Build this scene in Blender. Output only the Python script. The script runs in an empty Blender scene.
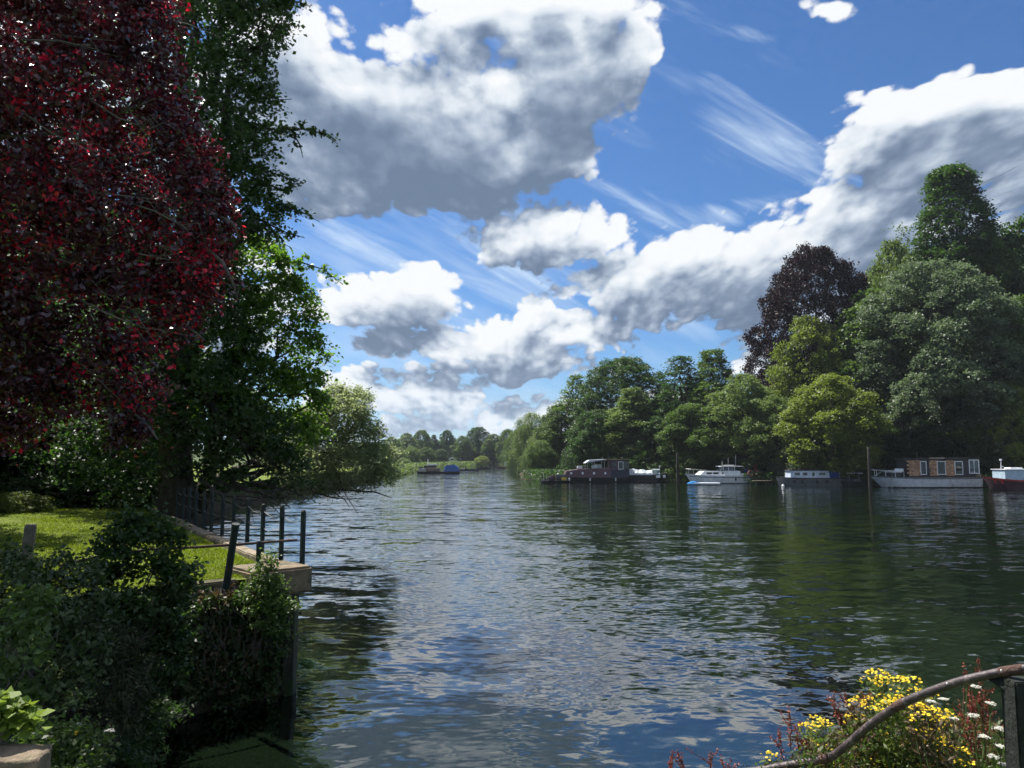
import bpy, bmesh, math, random
import numpy as np
from mathutils import Vector, Matrix, Euler
R = math.radians
PI = math.pi
sc = bpy.context.scene
col = sc.collection

# ------------------------------------------------------------------ camera
H = 3.4                                   # eye height over the water
cam_d = bpy.data.cameras.new('camera'); cam = bpy.data.objects.new('camera', cam_d); col.objects.link(cam)
cam_d.sensor_width = 36; cam_d.lens = 26.0; cam_d.clip_end = 6000; cam_d.clip_start = 0.05
FP = 26.0 / 36 * 1024
PITCH = math.atan(74 / FP)
cam.location = (0, 0, H); cam.rotation_euler = (PI / 2 + PITCH, 0, 0)
sc.camera = cam
_f = Vector((0, math.cos(PITCH), math.sin(PITCH))); _u = Vector((0, -math.sin(PITCH), math.cos(PITCH)))
def ray(px, py):
    return (Vector((1, 0, 0)) * ((px - 512) / FP) + _u * ((384 - py) / FP) + _f)
def at(px, py, Y):
    d = ray(px, py); return Vector((0, 0, H)) + d * (Y / d.y)
def gnd(px, py, z=0.0):
    d = ray(px, py); return Vector((0, 0, H)) + d * ((z - H) / d.z)

# ------------------------------------------------------------------ render settings, sun
sc.view_settings.view_transform = 'Standard'; sc.view_settings.look = 'None'
sc.view_settings.gamma = 1; sc.view_settings.exposure = 0.82; sc.view_settings.use_curve_mapping = False
sc.render.engine = 'CYCLES'
cy = sc.cycles
cy.use_denoising = True
try: cy.denoiser = 'OPENIMAGEDENOISE'
except Exception: pass
cy.denoising_prefilter = 'ACCURATE'
cy.max_bounces = 6; cy.diffuse_bounces = 3; cy.glossy_bounces = 3; cy.transmission_bounces = 3
cy.transparent_max_bounces = 6; cy.caustics_reflective = False; cy.caustics_refractive = False
cy.use_adaptive_sampling = True; cy.adaptive_threshold = 0.02; cy.adaptive_min_samples = 12
cy.sample_clamp_indirect = 6.0
SUN_EL, SUN_AZ = R(57), R(-46)            # azimuth measured from +Y towards +X
sun_d = bpy.data.lights.new('sun', 'SUN'); sun_d.energy = 5.0; sun_d.angle = R(0.5); sun_d.color = (1, 0.955, 0.88)
sun = bpy.data.objects.new('sun', sun_d); col.objects.link(sun)
SUNV = Vector((math.sin(SUN_AZ) * math.cos(SUN_EL), math.cos(SUN_AZ) * math.cos(SUN_EL), math.sin(SUN_EL)))
sun.rotation_euler = (-SUNV).to_track_quat('-Z', 'Y').to_euler(); sun.location = SUNV * 60

# ------------------------------------------------------------------ node helper
class NT:
    def __init__(s, nt): s.nt = nt; s.n = nt.nodes; s.l = nt.links
    def put(s, v, sock):
        if v is None: return
        if isinstance(v, bpy.types.NodeSocket): s.l.new(v, sock)
        else:
            try: sock.default_value = v
            except Exception: sock.default_value = (*v, 1) if len(v) == 3 else v
    def m(s, op, a, b=None, c=None, clamp=False):
        n = s.n.new('ShaderNodeMath'); n.operation = op; n.use_clamp = clamp
        for i, v in enumerate((a, b, c)): s.put(v, n.inputs[i])
        return n.outputs[0]
    def vm(s, op, a, b=None, scale=None):
        n = s.n.new('ShaderNodeVectorMath'); n.operation = op
        s.put(a, n.inputs[0])
        if b is not None: s.put(b, n.inputs[1])
        if scale is not None: s.put(scale, n.inputs['Scale'])
        return n.outputs['Value'] if op in ('LENGTH', 'DOT_PRODUCT', 'DISTANCE') else n.outputs[0]
    def xyz(s, v):
        n = s.n.new('ShaderNodeSeparateXYZ'); s.put(v, n.inputs[0]); return n.outputs
    def comb(s, x=0.0, y=0.0, z=0.0):
        n = s.n.new('ShaderNodeCombineXYZ')
        for i, v in enumerate((x, y, z)): s.put(v, n.inputs[i])
        return n.outputs[0]
    def noise(s, v, scale, detail=4, rough=0.5, lac=2.0, dist=0.0, color=False, dim='3D'):
        n = s.n.new('ShaderNodeTexNoise'); n.noise_dimensions = dim
        if v is not None: s.put(v, n.inputs['Vector'])
        for k, x in (('Scale', scale), ('Detail', detail), ('Roughness', rough), ('Lacunarity', lac), ('Distortion', dist)): s.put(x, n.inputs[k])
        return n.outputs['Color' if color else 'Fac']
    def vor(s, v, scale, feature='F1', out='Distance', smooth=None, rand=1.0, dim='3D'):
        n = s.n.new('ShaderNodeTexVoronoi'); n.feature = feature; n.voronoi_dimensions = dim
        s.put(v, n.inputs['Vector']); s.put(scale, n.inputs['Scale']); s.put(rand, n.inputs['Randomness'])
        if smooth is not None: s.put(smooth, n.inputs['Smoothness'])
        return n.outputs[out]
    def mapr(s, v, a, b, c=0.0, d=1.0, kind='SMOOTHSTEP'):
        n = s.n.new('ShaderNodeMapRange'); n.interpolation_type = kind
        for i, x in enumerate((v, a, b, c, d)): s.put(x, n.inputs[i])
        return n.outputs[0]
    def mix(s, f, a, b, kind='MIX'):
        n = s.n.new('ShaderNodeMix'); n.data_type = 'RGBA'; n.blend_type = kind
        s.put(f, n.inputs[0]); s.put(a, n.inputs[6]); s.put(b, n.inputs[7]); return n.outputs[2]
    def ramp(s, f, stops):
        n = s.n.new('ShaderNodeValToRGB'); s.put(f, n.inputs[0])
        e = n.color_ramp.elements
        while len(e) < len(stops): e.new(0.5)
        for q, (p, c) in zip(e, stops): q.position = p; q.color = (*c, 1) if len(c) == 3 else c
        return n.outputs[0]
    def mapping(s, v, loc=(0, 0, 0), rot=(0, 0, 0), scale=(1, 1, 1), kind='POINT'):
        n = s.n.new('ShaderNodeMapping'); n.vector_type = kind; s.put(v, n.inputs[0])
        n.inputs['Location'].default_value = loc; n.inputs['Rotation'].default_value = rot; n.inputs['Scale'].default_value = scale
        return n.outputs[0]

# ------------------------------------------------------------------ sky: Nishita plus procedural cumulus and cirrus, laid out by direction
def stereo(px, py):
    d = ray(px, py).normalized(); return (d.x / (1 + d.y), d.z / (1 + d.y))
# centre (direction given by a sight line), half sizes, turn, weight : the cumulus masses
CUM = [
 (440,128,175,88,4,1.25),(340,140,120,84,0,1.15),(560,82,92,70,24,1.2),(545,140,74,44,-18,.95),(430,186,110,34,-4,.8),(280,100,90,110,0,.9),(615,58,44,44,20,.9),
 (400,40,90,40,0,.55),(520,12,120,42,0,.62),
 (925,128,118,62,0,1.0),(985,108,110,58,0,1.0),(860,150,60,45,0,.8),(1060,130,120,70,0,1.0),
 (545,238,86,38,5,.85),(600,228,44,24,0,.6),
 (700,272,150,52,0,.95),(850,232,150,62,6,.9),(960,215,120,55,0,.8),(640,300,66,36,0,.85),(790,300,120,34,0,.75),
 (385,296,84,34,3,1.0),(420,285,44,24,0,.62),
 (490,340,150,26,0,.95),(545,326,74,28,0,.72),(605,334,50,20,0,.6),(520,364,110,18,-2,.55),(420,336,70,20,0,.6),
 (400,392,110,26,0,.85),(470,408,130,20,0,.62),(370,378,70,22,0,.62),(545,408,90,16,0,.55),(440,425,150,12,0,.5),
 (765,356,52,34,0,.62),(690,396,50,14,0,.4),
 (815,8,40,15,-15,.36),(1130,250,100,90,0,.8),(150,300,150,100,0,.9),(60,80,200,150,0,.8),
]
CIR = [(690,200,130,14,-9,1.0),(750,150,130,34,-38,.95),(380,255,120,40,-14,.8),(560,285,150,30,-10,.8),(700,10,110,16,-16,.7),(400,255,120,22,-26,.6),(520,300,140,18,-18,.55),(780,75,80,8,-20,.4),(440,240,110,30,-20,.5),(470,340,170,60,0,.45),(520,420,170,26,0,.8)]
def blob_max(T, v, items, grow=1.0, flat=0.0):
    out = None
    for (px, py, rx, ry, rot, w) in items:
        if flat: py += ry * 0.25; ry *= 1.15
        c = stereo(px, py); a = stereo(px + 4, py); b = stereo(px, py - 4)
        ku = math.dist(c, a) / 4; kv = math.dist(c, b) / 4
        vi = v if out is None else T.vm('ADD', v, T.vm('SCALE', out, scale=1e-9))      # keeps the node stack short
        mp = T.mapping(vi, (c[0], c[1], 0), (0, 0, R(rot)), (rx * ku * grow, ry * kv * grow, 1), 'TEXTURE')
        if flat:                                            # flatter underside than top
            q = T.xyz(mp); mp = T.comb(q[0], T.m('MAXIMUM', q[1], T.m('MULTIPLY', q[1], -flat)), 0.0)
        d = T.vm('DOT_PRODUCT', mp, mp)
        g = T.m('MULTIPLY', T.m('SUBTRACT', 1.0, d), w)
        out = g if out is None else T.m('SMOOTH_MAX', out, g, 0.25)
    return out
def make_world():
    w = bpy.data.worlds.new('World'); sc.world = w; w.use_nodes = True
    T = NT(w.node_tree); T.n.clear()
    out = T.n.new('ShaderNodeOutputWorld'); bg = T.n.new('ShaderNodeBackground'); T.l.new(bg.outputs[0], out.inputs[0])
    sky = T.n.new('ShaderNodeTexSky'); sky.sky_type = 'NISHITA'; sky.sun_disc = False
    sky.sun_elevation = SUN_EL; sky.sun_rotation = SUN_AZ; sky.altitude = 0; sky.air_density = 1.0; sky.dust_density = 0.3; sky.ozone_density = 2.5
    tc = T.n.new('ShaderNodeTexCoord'); d = tc.outputs['Generated']
    x, y, z = T.xyz(d)[:3]
    k = T.m('ADD', 1.0, y); k = T.m('MAXIMUM', k, 0.02)
    st = T.comb(T.m('DIVIDE', x, k), T.m('DIVIDE', z, k), 0.0)
    # density group
    g = bpy.data.node_groups.new('cloud_density', 'ShaderNodeTree')
    g.interface.new_socket('v', in_out='INPUT', socket_type='NodeSocketVector'); g.interface.new_socket('d', in_out='OUTPUT', socket_type='NodeSocketFloat'); g.interface.new_socket('s', in_out='OUTPUT', socket_type='NodeSocketFloat'); g.interface.new_socket('b', in_out='OUTPUT', socket_type='NodeSocketFloat')
    G = NT(g); gi = G.n.new('NodeGroupInput'); go = G.n.new('NodeGroupOutput'); v = gi.outputs[0]
    gx, gy, gz = G.xyz(v)[:3]
    gk = G.m('MAXIMUM', G.m('ADD', gy, 0.14), 0.03)
    pv = G.comb(G.m('DIVIDE', gx, gk), G.m('MULTIPLY', G.m('LOGARITHM', gk, math.e), 1.25), 0.0)        # clouds shrink towards the horizon
    wv = G.vm('SUBTRACT', G.noise(pv, 3.2, 2, 0.5, color=True, dim='2D'), (0.5, 0.5, 0.5))
    vv = G.vm('ADD', v, G.vm('SCALE', wv, scale=G.m('MULTIPLY', gk, 0.10)))
    bm_ = blob_max(G, vv, CUM, 1.0, 1.6)
    over = G.mapr(gy, 0.345, 0.50, -1.2, 0.20)                 # unseen broken cumulus added overhead and behind, brightens the water
    bm_ = G.m('SMOOTH_MAX', bm_, over, 0.25)
    n1 = G.noise(G.vm('ADD', pv, (3.1, 1.7, 0)), 5.0, 8, 0.60, 2.1, dim='2D')
    b1 = G.vor(G.vm('ADD', pv, G.vm('SCALE', wv, scale=0.10)), 13, dim='2D')
    b2 = G.vor(G.vm('ADD', pv, G.vm('SCALE', wv, scale=0.12)), 31, dim='2D')
    bb = G.m('ADD', G.m('MULTIPLY', G.m('SUBTRACT', 0.45, b1), 0.60), G.m('MULTIPLY', G.m('SUBTRACT', 0.45, b2), 0.32))
    dd = G.m('ADD', bm_, G.m('MULTIPLY', G.m('SUBTRACT', n1, 0.53), 1.75))
    G.l.new(dd, go.inputs[1]); G.l.new(bb, go.inputs[2])
    dd = G.m('ADD', dd, bb)
    G.l.new(dd, go.inputs[0])
    def dens(vec, dep=None):
        if dep is not None: vec = T.vm('ADD', vec, T.vm('SCALE', dep, scale=1e-9))
        n = T.n.new('ShaderNodeGroup'); n.node_tree = g; T.put(vec, n.inputs[0]); return n.outputs
    c0 = stereo(512, 200)
    d0, s0, bb0 = dens(st)[:3]
    # cloud light is put in by colour: offset towards a fixed point overhead
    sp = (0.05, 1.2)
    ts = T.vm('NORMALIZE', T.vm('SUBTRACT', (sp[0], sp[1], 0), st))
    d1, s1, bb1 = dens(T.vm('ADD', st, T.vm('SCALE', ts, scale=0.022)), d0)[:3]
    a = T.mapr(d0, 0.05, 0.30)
    # light that gets through towards that point: optical depth on the way
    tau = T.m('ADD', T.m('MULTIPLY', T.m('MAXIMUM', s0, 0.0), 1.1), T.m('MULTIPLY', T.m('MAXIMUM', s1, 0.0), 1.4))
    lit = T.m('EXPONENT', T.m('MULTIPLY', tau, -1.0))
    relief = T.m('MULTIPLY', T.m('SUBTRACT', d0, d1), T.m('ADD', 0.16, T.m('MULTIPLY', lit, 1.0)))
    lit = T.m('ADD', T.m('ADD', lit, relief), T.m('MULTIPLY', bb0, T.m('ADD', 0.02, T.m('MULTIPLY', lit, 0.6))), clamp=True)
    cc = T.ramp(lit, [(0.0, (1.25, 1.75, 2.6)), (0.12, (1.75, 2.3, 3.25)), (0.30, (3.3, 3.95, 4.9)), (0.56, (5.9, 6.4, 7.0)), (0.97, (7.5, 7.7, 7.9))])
    # cirrus: streaks
    st = T.vm('ADD', st, T.vm('SCALE', lit, scale=1e-9))
    sv = T.mapping(st, (0, 0, 0), (0, 0, R(28)), (1, 1, 1))
    s1 = T.noise(T.mapping(sv, (0, 0, 0), (0, 0, 0), (2.2, 15, 1)), 3.0, 5, 0.6, dist=0.35, dim='2D')
    cir = blob_max(T, T.vm('ADD', st, T.vm('SCALE', T.vm('SUBTRACT', T.noise(st, 6, 2, color=True, dim='2D'), (0.5, 0.5, 0.5)), scale=0.07)), CIR)
    ca = T.mapr(T.m('ADD', T.m('MULTIPLY', cir, 0.6), T.m('MULTIPLY', T.m('SUBTRACT', s1, 0.5), 2.2)), 0.12, 1.15)
    # thin veil everywhere low down
    veil = T.mapr(T.m('ADD', T.noise(T.mapping(sv, (5, 2, 0), (0, 0, 0), (1.4, 6, 1)), 3.2, 4, 0.6, dim='2D'), T.m('MULTIPLY', z, -0.28)), 0.42, 0.72, 0.0, 0.6)
    ca = T.m('MAXIMUM', ca, veil)
    tint = T.mix(0.9, sky.outputs[0], T.mix(1.0, sky.outputs[0], (0.40, 0.66, 0.95, 1), 'MULTIPLY'))
    c1 = T.mix(T.m('MULTIPLY', ca, 0.85), tint, (5.4, 6.6, 8.0, 1))
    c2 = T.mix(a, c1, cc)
    # distance haze on the clouds by the horizon
    hz = T.mapr(z, -0.02, 0.16, 0.38, 0.0)
    c3 = T.mix(hz, c2, (4.5, 5.8, 7.3, 1))
    low = T.mapr(z, -0.03, 0.0, 1.0, 0.0)
    c4 = T.mix(low, c3, (1.4, 1.8, 1.6, 1))
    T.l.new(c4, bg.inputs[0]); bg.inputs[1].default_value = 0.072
    w.cycles.sampling_method = 'MANUAL'; w.cycles.sample_map_resolution = 512
make_world()

# ------------------------------------------------------------------ tags
def tag(o, label=None, cat=None, group=None, kind=None):
    for k, v in (('label', label), ('category', cat), ('group', group), ('kind', kind)):
        if v: o[k] = v
    return o
def empty(name, loc=(0, 0, 0), rz=0.0):
    o = bpy.data.objects.new(name, None); o.location = loc; o.rotation_euler = (0, 0, rz)
    o.empty_display_size = 0.2; col.objects.link(o); return o

# ------------------------------------------------------------------ materials
MATS = {}
def mat(name, base, rough=0.6, var=0.0, scale=4.0, metal=0.0, spec=0.4, bump=0.0, bscale=30.0, dark=None, amount=0.0, dscale=2.0, emit=None):
    """plain painted / weathered surface: base colour, fine variation, patches of a second colour, slight relief"""
    if name in MATS: return MATS[name]
    m = bpy.data.materials.new(name); m.use_nodes = True; T = NT(m.node_tree)
    b = T.n['Principled BSDF']; tc = T.n.new('ShaderNodeTexCoord'); v = tc.outputs['Object']
    c = (*base, 1)
    if var:
        f = T.mapr(T.noise(v, scale, 5, 0.6), 0.3, 0.7)
        c = T.mix(f, tuple(x * (1 - var) for x in base) + (1,), tuple(min(1, x * (1 + var)) for x in base) + (1,))
    if dark is not None:
        f = T.mapr(T.noise(T.vm('ADD', v, (7, 3, 1)), dscale, 7, 0.65, dist=0.4), 0.62 - amount * 0.3, 0.74 - amount * 0.3)
        c = T.mix(f, c, (*dark, 1))
    T.put(c, b.inputs['Base Color']); b.inputs['Roughness'].default_value = rough
    b.inputs['Metallic'].default_value = metal; b.inputs['Specular IOR Level'].default_value = spec
    if bump:
        bn = T.n.new('ShaderNodeBump'); bn.inputs['Strength'].default_value = bump; bn.inputs['Distance'].default_value = 0.02
        T.put(T.noise(v, bscale, 6, 0.6), bn.inputs['Height']); T.l.new(bn.outputs[0], b.inputs['Normal'])
    MATS[name] = m; return m
def leaf_mat(name, c0, c1, trans=(0.1, 0.2, 0.02), tf=0.38, rough=0.5, spec=0.35, accent=None, athr=0.9):
    """leaves: tint varies per leaf and bough (mesh attribute) and per tree; light passes through them"""
    if name in MATS: return MATS[name]
    m = bpy.data.materials.new(name); m.use_nodes = True; T = NT(m.node_tree)
    b = T.n['Principled BSDF']; out = T.n['Material Output']
    at_ = T.n.new('ShaderNodeAttribute'); at_.attribute_name = 'tint'; t = at_.outputs['Fac']
    oi = T.n.new('ShaderNodeObjectInfo'); k = T.m('ADD', 0.82, T.m('MULTIPLY', oi.outputs['Random'], 0.36))
    c = T.mix(t, (*c0, 1), (*c1, 1))
    tr = T.mix(t, tuple(x * 0.7 for x in trans) + (1,), (*trans, 1))
    if accent is not None:
        f = T.m('GREATER_THAN', t, athr); c = T.mix(f, c, (*accent, 1)); tr = T.mix(f, tr, (*accent, 1))
    c = T.vm('SCALE', c, scale=k)
    if accent is None: c = T.vm('MULTIPLY', c, (1.13, 1.03, 0.98))
    T.put(c, b.inputs['Base Color']); b.inputs['Roughness'].default_value = rough; b.inputs['Specular IOR Level'].default_value = spec
    tl = T.n.new('ShaderNodeBsdfTranslucent'); T.put(tr, tl.inputs[0])
    mx = T.n.new('ShaderNodeMixShader'); mx.inputs[0].default_value = tf
    T.l.new(b.outputs[0], mx.inputs[1]); T.l.new(tl.outputs[0], mx.inputs[2]); T.l.new(mx.outputs[0], out.inputs[0])
    MATS[name] = m; return m
def glass_mat(name, base=(0.01, 0.014, 0.018)):
    return mat(name, base, rough=0.06, spec=0.6)

LEAF_DARK = leaf_mat('leaf_dark_green', (0.022, 0.046, 0.016), (0.054, 0.101, 0.030), (0.091, 0.208, 0.026), 0.33)
LEAF_MID = leaf_mat('leaf_mid_green', (0.043, 0.081, 0.022), (0.095, 0.155, 0.041), (0.169, 0.299, 0.039), 0.36)
LEAF_LIGHT = leaf_mat('leaf_light_green', (0.069, 0.112, 0.037), (0.144, 0.206, 0.069), (0.250, 0.375, 0.075), 0.38)
LEAF_YEL = leaf_mat('leaf_yellow_green', (0.070, 0.110, 0.020), (0.185, 0.240, 0.055), (0.32, 0.44, 0.05), 0.38)
LEAF_GREY = leaf_mat('leaf_silver_green', (0.060, 0.095, 0.060), (0.175, 0.225, 0.140), (0.20, 0.30, 0.12), 0.34)
LEAF_COPPER = leaf_mat('leaf_copper', (0.014, 0.008, 0.011), (0.034, 0.018, 0.024), (0.030, 0.010, 0.014), 0.18, spec=0.12)
LEAF_RED = leaf_mat('leaf_plum_red', (0.028, 0.014, 0.020), (0.085, 0.040, 0.054), (0.21, 0.014, 0.032), 0.38, rough=0.27, spec=1.0, accent=(0.78, 0.012, 0.05), athr=0.86)
LEAF_BRIGHT = leaf_mat('leaf_bright_green', (0.038, 0.084, 0.014), (0.095, 0.176, 0.024), (0.216, 0.432, 0.027), 0.42)
LEAF_IVY = leaf_mat('leaf_ivy', (0.030, 0.052, 0.020), (0.085, 0.125, 0.045), (0.10, 0.19, 0.03), 0.28, rough=0.45, spec=0.4)
LEAF_DRY = leaf_mat('leaf_dry_brown', (0.060, 0.045, 0.025), (0.16, 0.12, 0.065), (0.12, 0.08, 0.03), 0.25)
BARK = mat('bark', (0.050, 0.040, 0.030), 0.9, 0.4, 6, bump=0.8, bscale=14, dark=(0.03, 0.035, 0.02), amount=0.4)
TWIG = mat('grey_twig', (0.13, 0.115, 0.095), 0.85, 0.35, 9)

# ------------------------------------------------------------------ mesh helpers
def link_mesh(name, me, material=None, parent=None, smooth=False):
    o = bpy.data.objects.new(name, me); col.objects.link(o)
    if material is not None and len(me.materials) == 0: me.materials.append(material)
    if parent is not None: o.parent = parent
    if smooth: me.polygons.foreach_set('use_smooth', [True] * len(me.polygons))
    return o
def np_mesh(name, V, F, tint=None):
    """V (n,3), F (m,k) equal-sized faces"""
    me = bpy.data.meshes.new(name); V = np.asarray(V, np.float32); F = np.asarray(F, np.int32)
    me.vertices.add(len(V)); me.vertices.foreach_set('co', V.ravel())
    k = F.shape[1]; me.loops.add(F.size); me.loops.foreach_set('vertex_index', F.ravel())
    me.polygons.add(len(F)); me.polygons.foreach_set('loop_start', np.arange(0, F.size, k, dtype=np.int32))
    me.polygons.foreach_set('loop_total', np.full(len(F), k, np.int32))
    if tint is not None:
        a = me.attributes.new('tint', 'FLOAT', 'FACE'); a.data.foreach_set('value', np.asarray(tint, np.float32))
    me.update(calc_edges=True); return me
class MB:
    """collects shapes for ONE mesh object"""
    def __init__(s): s.v = []; s.f = []
    def add(s, vs, fs):
        k = len(s.v); s.v += [tuple(p) for p in vs]; s.f += [tuple(i + k for i in f) for f in fs]
    def box(s, x0, x1, y0, y1, z0, z1, M=None, taper=0.0):
        t = taper
        vs = [(x0, y0, z0), (x1, y0, z0), (x1, y1, z0), (x0, y1, z0), (x0 + t, y0 + t, z1), (x1 - t, y0 + t, z1), (x1 - t, y1 - t, z1), (x0 + t, y1 - t, z1)]
        if M is not None: vs = [M @ Vector(p) for p in vs]
        s.add(vs, [(0, 3, 2, 1), (4, 5, 6, 7), (0, 1, 5, 4), (1, 2, 6, 5), (2, 3, 7, 6), (3, 0, 4, 7)]); return s
    def bevbox(s, x0, x1, y0, y1, z0, z1, b=0.02, M=None):
        bm = bmesh.new(); bmesh.ops.create_cube(bm, size=1)
        for v in bm.verts: v.co = Vector(((x0 + x1) / 2 + v.co.x * (x1 - x0), (y0 + y1) / 2 + v.co.y * (y1 - y0), (z0 + z1) / 2 + v.co.z * (z1 - z0)))
        bmesh.ops.bevel(bm, geom=bm.edges[:], offset=b, segments=2, affect='EDGES')
        bm.verts.index_update()
        vs = [v.co.copy() for v in bm.verts]
        if M is not None: vs = [M @ p for p in vs]
        s.add(vs, [[v.index for v in f.verts] for f in bm.faces]); bm.free(); return s
    def tube(s, pts, r, n=8, cap=True):
        pts = [Vector(p) for p in pts]
        rs = r if isinstance(r, (list, tuple)) else [r] * len(pts)
        if len(pts) < 2: return s
        k = len(s.v); prev = None
        for i, p in enumerate(pts):
            t = (pts[min(i + 1, len(pts) - 1)] - pts[max(i - 1, 0)]).normalized()
            if prev is None:
                a = t.cross(Vector((0, 0, 1)) if abs(t.z) < 0.9 else Vector((1, 0, 0))).normalized()
            else:
                a = (prev - t * prev.dot(t)); a = a.normalized() if a.length > 1e-6 else t.orthogonal().normalized()
            prev = a; b = t.cross(a)
            for j in range(n):
                w = 2 * PI * j / n; q = p + (a * math.cos(w) + b * math.sin(w)) * rs[i]; s.v.append(tuple(q))
        for i in range(len(pts) - 1):
            for j in range(n):
                j2 = (j + 1) % n; s.f.append((k + i * n + j, k + i * n + j2, k + (i + 1) * n + j2, k + (i + 1) * n + j))
        if cap:
            s.f.append(tuple(k + j for j in range(n))[::-1]); s.f.append(tuple(k + (len(pts) - 1) * n + j for j in range(n)))
        return s
    def lathe(s, prof, c=(0, 0, 0), n=16, M=None):
        k = len(s.v)
        for (r, z) in prof:
            for j in range(n):
                w = 2 * PI * j / n; p = Vector((c[0] + r * math.cos(w), c[1] + r * math.sin(w), c[2] + z))
                s.v.append(tuple(M @ p if M is not None else p))
        for i in range(len(prof) - 1):
            for j in range(n):
                j2 = (j + 1) % n; s.f.append((k + i * n + j, k + i * n + j2, k + (i + 1) * n + j2, k + (i + 1) * n + j))
        s.f.append(tuple(k + j for j in range(n))[::-1]); s.f.append(tuple(k + (len(prof) - 1) * n + j for j in range(n)))
        return s
    def prism(s, poly, z0, z1, M=None):
        n = len(poly); vs = [(x, y, z0) for x, y in poly] + [(x, y, z1) for x, y in poly]
        if M is not None: vs = [M @ Vector(p) for p in vs]
        s.add(vs, [tuple(range(n))[::-1], tuple(range(n, 2 * n))] + [(i, (i + 1) % n, n + (i + 1) % n, n + i) for i in range(n)]); return s
    def loft(s, rings, cap=True):
        n = len(rings[0]); k = len(s.v)
        for r in rings: s.v += [tuple(p) for p in r]
        for i in range(len(rings) - 1):
            for j in range(n):
                j2 = (j + 1) % n; s.f.append((k + i * n + j, k + i * n + j2, k + (i + 1) * n + j2, k + (i + 1) * n + j))
        if cap:
            s.f.append(tuple(k + j for j in range(n))[::-1]); s.f.append(tuple(k + (len(rings) - 1) * n + j for j in range(n)))
        return s
    def build(s, name, material=None, parent=None, smooth=False):
        me = bpy.data.meshes.new(name); me.from_pydata(s.v, [], s.f); me.update()
        bm = bmesh.new(); bm.from_mesh(me); bmesh.ops.recalc_face_normals(bm, faces=bm.faces); bm.to_mesh(me); bm.free()
        o = link_mesh(name, me, material, parent, False)
        if smooth:
            me.polygons.foreach_set('use_smooth', [True] * len(me.polygons))
            me.set_sharp_from_angle(angle=R(38))
        return o

# ------------------------------------------------------------------ foliage
def unit(a): return a / np.maximum(np.linalg.norm(a, axis=1, keepdims=True), 1e-9)
def leaf_mesh(name, P, size, rng, up=0.6, droop=0.2, asp=0.34, tint=None, svar=0.35):
    N = len(P); n = rng.normal(size=(N, 3)); n[:, 2] = np.abs(n[:, 2]) + up; n = unit(n)
    t = rng.normal(size=(N, 3)); t[:, 2] -= droop * 2.2; t = unit(t - n * np.sum(t * n, 1, keepdims=True)); b = np.cross(n, t)
    L = (size * (1 + svar * rng.uniform(-1, 1, N)))[:, None]; W = L * asp
    V = np.empty((N, 4, 3)); V[:, 0] = P - t * L * .5; V[:, 1] = P + b * W + n * W * .35; V[:, 2] = P + t * L * .5; V[:, 3] = P - b * W + n * W * .35
    F = np.arange(N * 4).reshape(N, 4)
    return np_mesh(name, V.reshape(-1, 3), F, tint)
def fill_lobes(rng, lobes, dens, clump_r, lpc, flat=0.55, droop=0.0, shell=0.35, cull=0.72, lowcut=None):
    """lobes: (x,y,z,rx,ry,rz[,weight]). Clumps of leaves on the lobes' outer shells, none deep inside another lobe. Returns points, tints, clump centres."""
    L = np.array([l[:6] for l in lobes], float); C = []; T0 = []
    lt = rng.uniform(0.25, 0.75, len(L))
    for i, l in enumerate(L):
        w = lobes[i][6] if len(lobes[i]) > 6 else 1.0
        area = 4 * PI * ((l[3] * l[4]) ** 1.6 / 3 + (l[3] * l[5]) ** 1.6 / 3 + (l[4] * l[5]) ** 1.6 / 3) ** (1 / 1.6)
        k = max(4, int(area * dens * w))
        u = unit(rng.normal(size=(k, 3))); u[:, 2] = np.where((u[:, 2] < -0.2) & (rng.random(k) < 0.45), -u[:, 2], u[:, 2])
        r = 1 - shell * rng.random(k) ** 1.5
        p = l[:3] + u * l[3:6] * r[:, None]
        keep = np.ones(k, bool)
        for j, q in enumerate(L):
            if j != i: keep &= (np.sum(((p - q[:3]) / q[3:6]) ** 2, 1) > cull ** 2)
        p = p[keep]; C.append(p); T0.append(np.clip(lt[i] + rng.normal(0, 0.14, len(p)), 0, 1))
    C = np.concatenate(C); T0 = np.concatenate(T0)
    if lowcut is not None: k = C[:, 2] > lowcut; C = C[k]; T0 = T0[k]
    return scatter(rng, C, T0, clump_r, lpc, flat, droop) + (C,)
def scatter(rng, C, T0, clump_r, lpc, flat=0.55, droop=0.0):
    n = len(C); cr = clump_r * rng.uniform(0.6, 1.35, n)
    idx = np.repeat(np.arange(n), lpc); g = rng.normal(size=(len(idx), 3)) * 0.5
    g = g * cr[idx][:, None]; g[:, 2] *= flat
    if droop: g[:, 2] -= np.abs(rng.normal(size=len(idx))) * cr[idx] * droop
    else: g[:, 2] -= 0.35 * (g[:, 0] ** 2 + g[:, 1] ** 2) / cr[idx]
    return C[idx] + g, np.clip(T0[idx] + rng.normal(0, 0.15, len(idx)), 0, 1)
def limb_pts(a, b, sag, rng, n=6, wob=0.04):
    a = Vector(a); b = Vector(b); L = (b - a).length; out = []
    for i in range(n + 1):
        t = i / n; p = a.lerp(b, t); p.z += sag * L * math.sin(PI * t) * (1 - 0.3 * t)
        if 0 < i < n: p += Vector(rng.normal(size=3)) * L * wob
        out.append(p)
    return out
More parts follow.
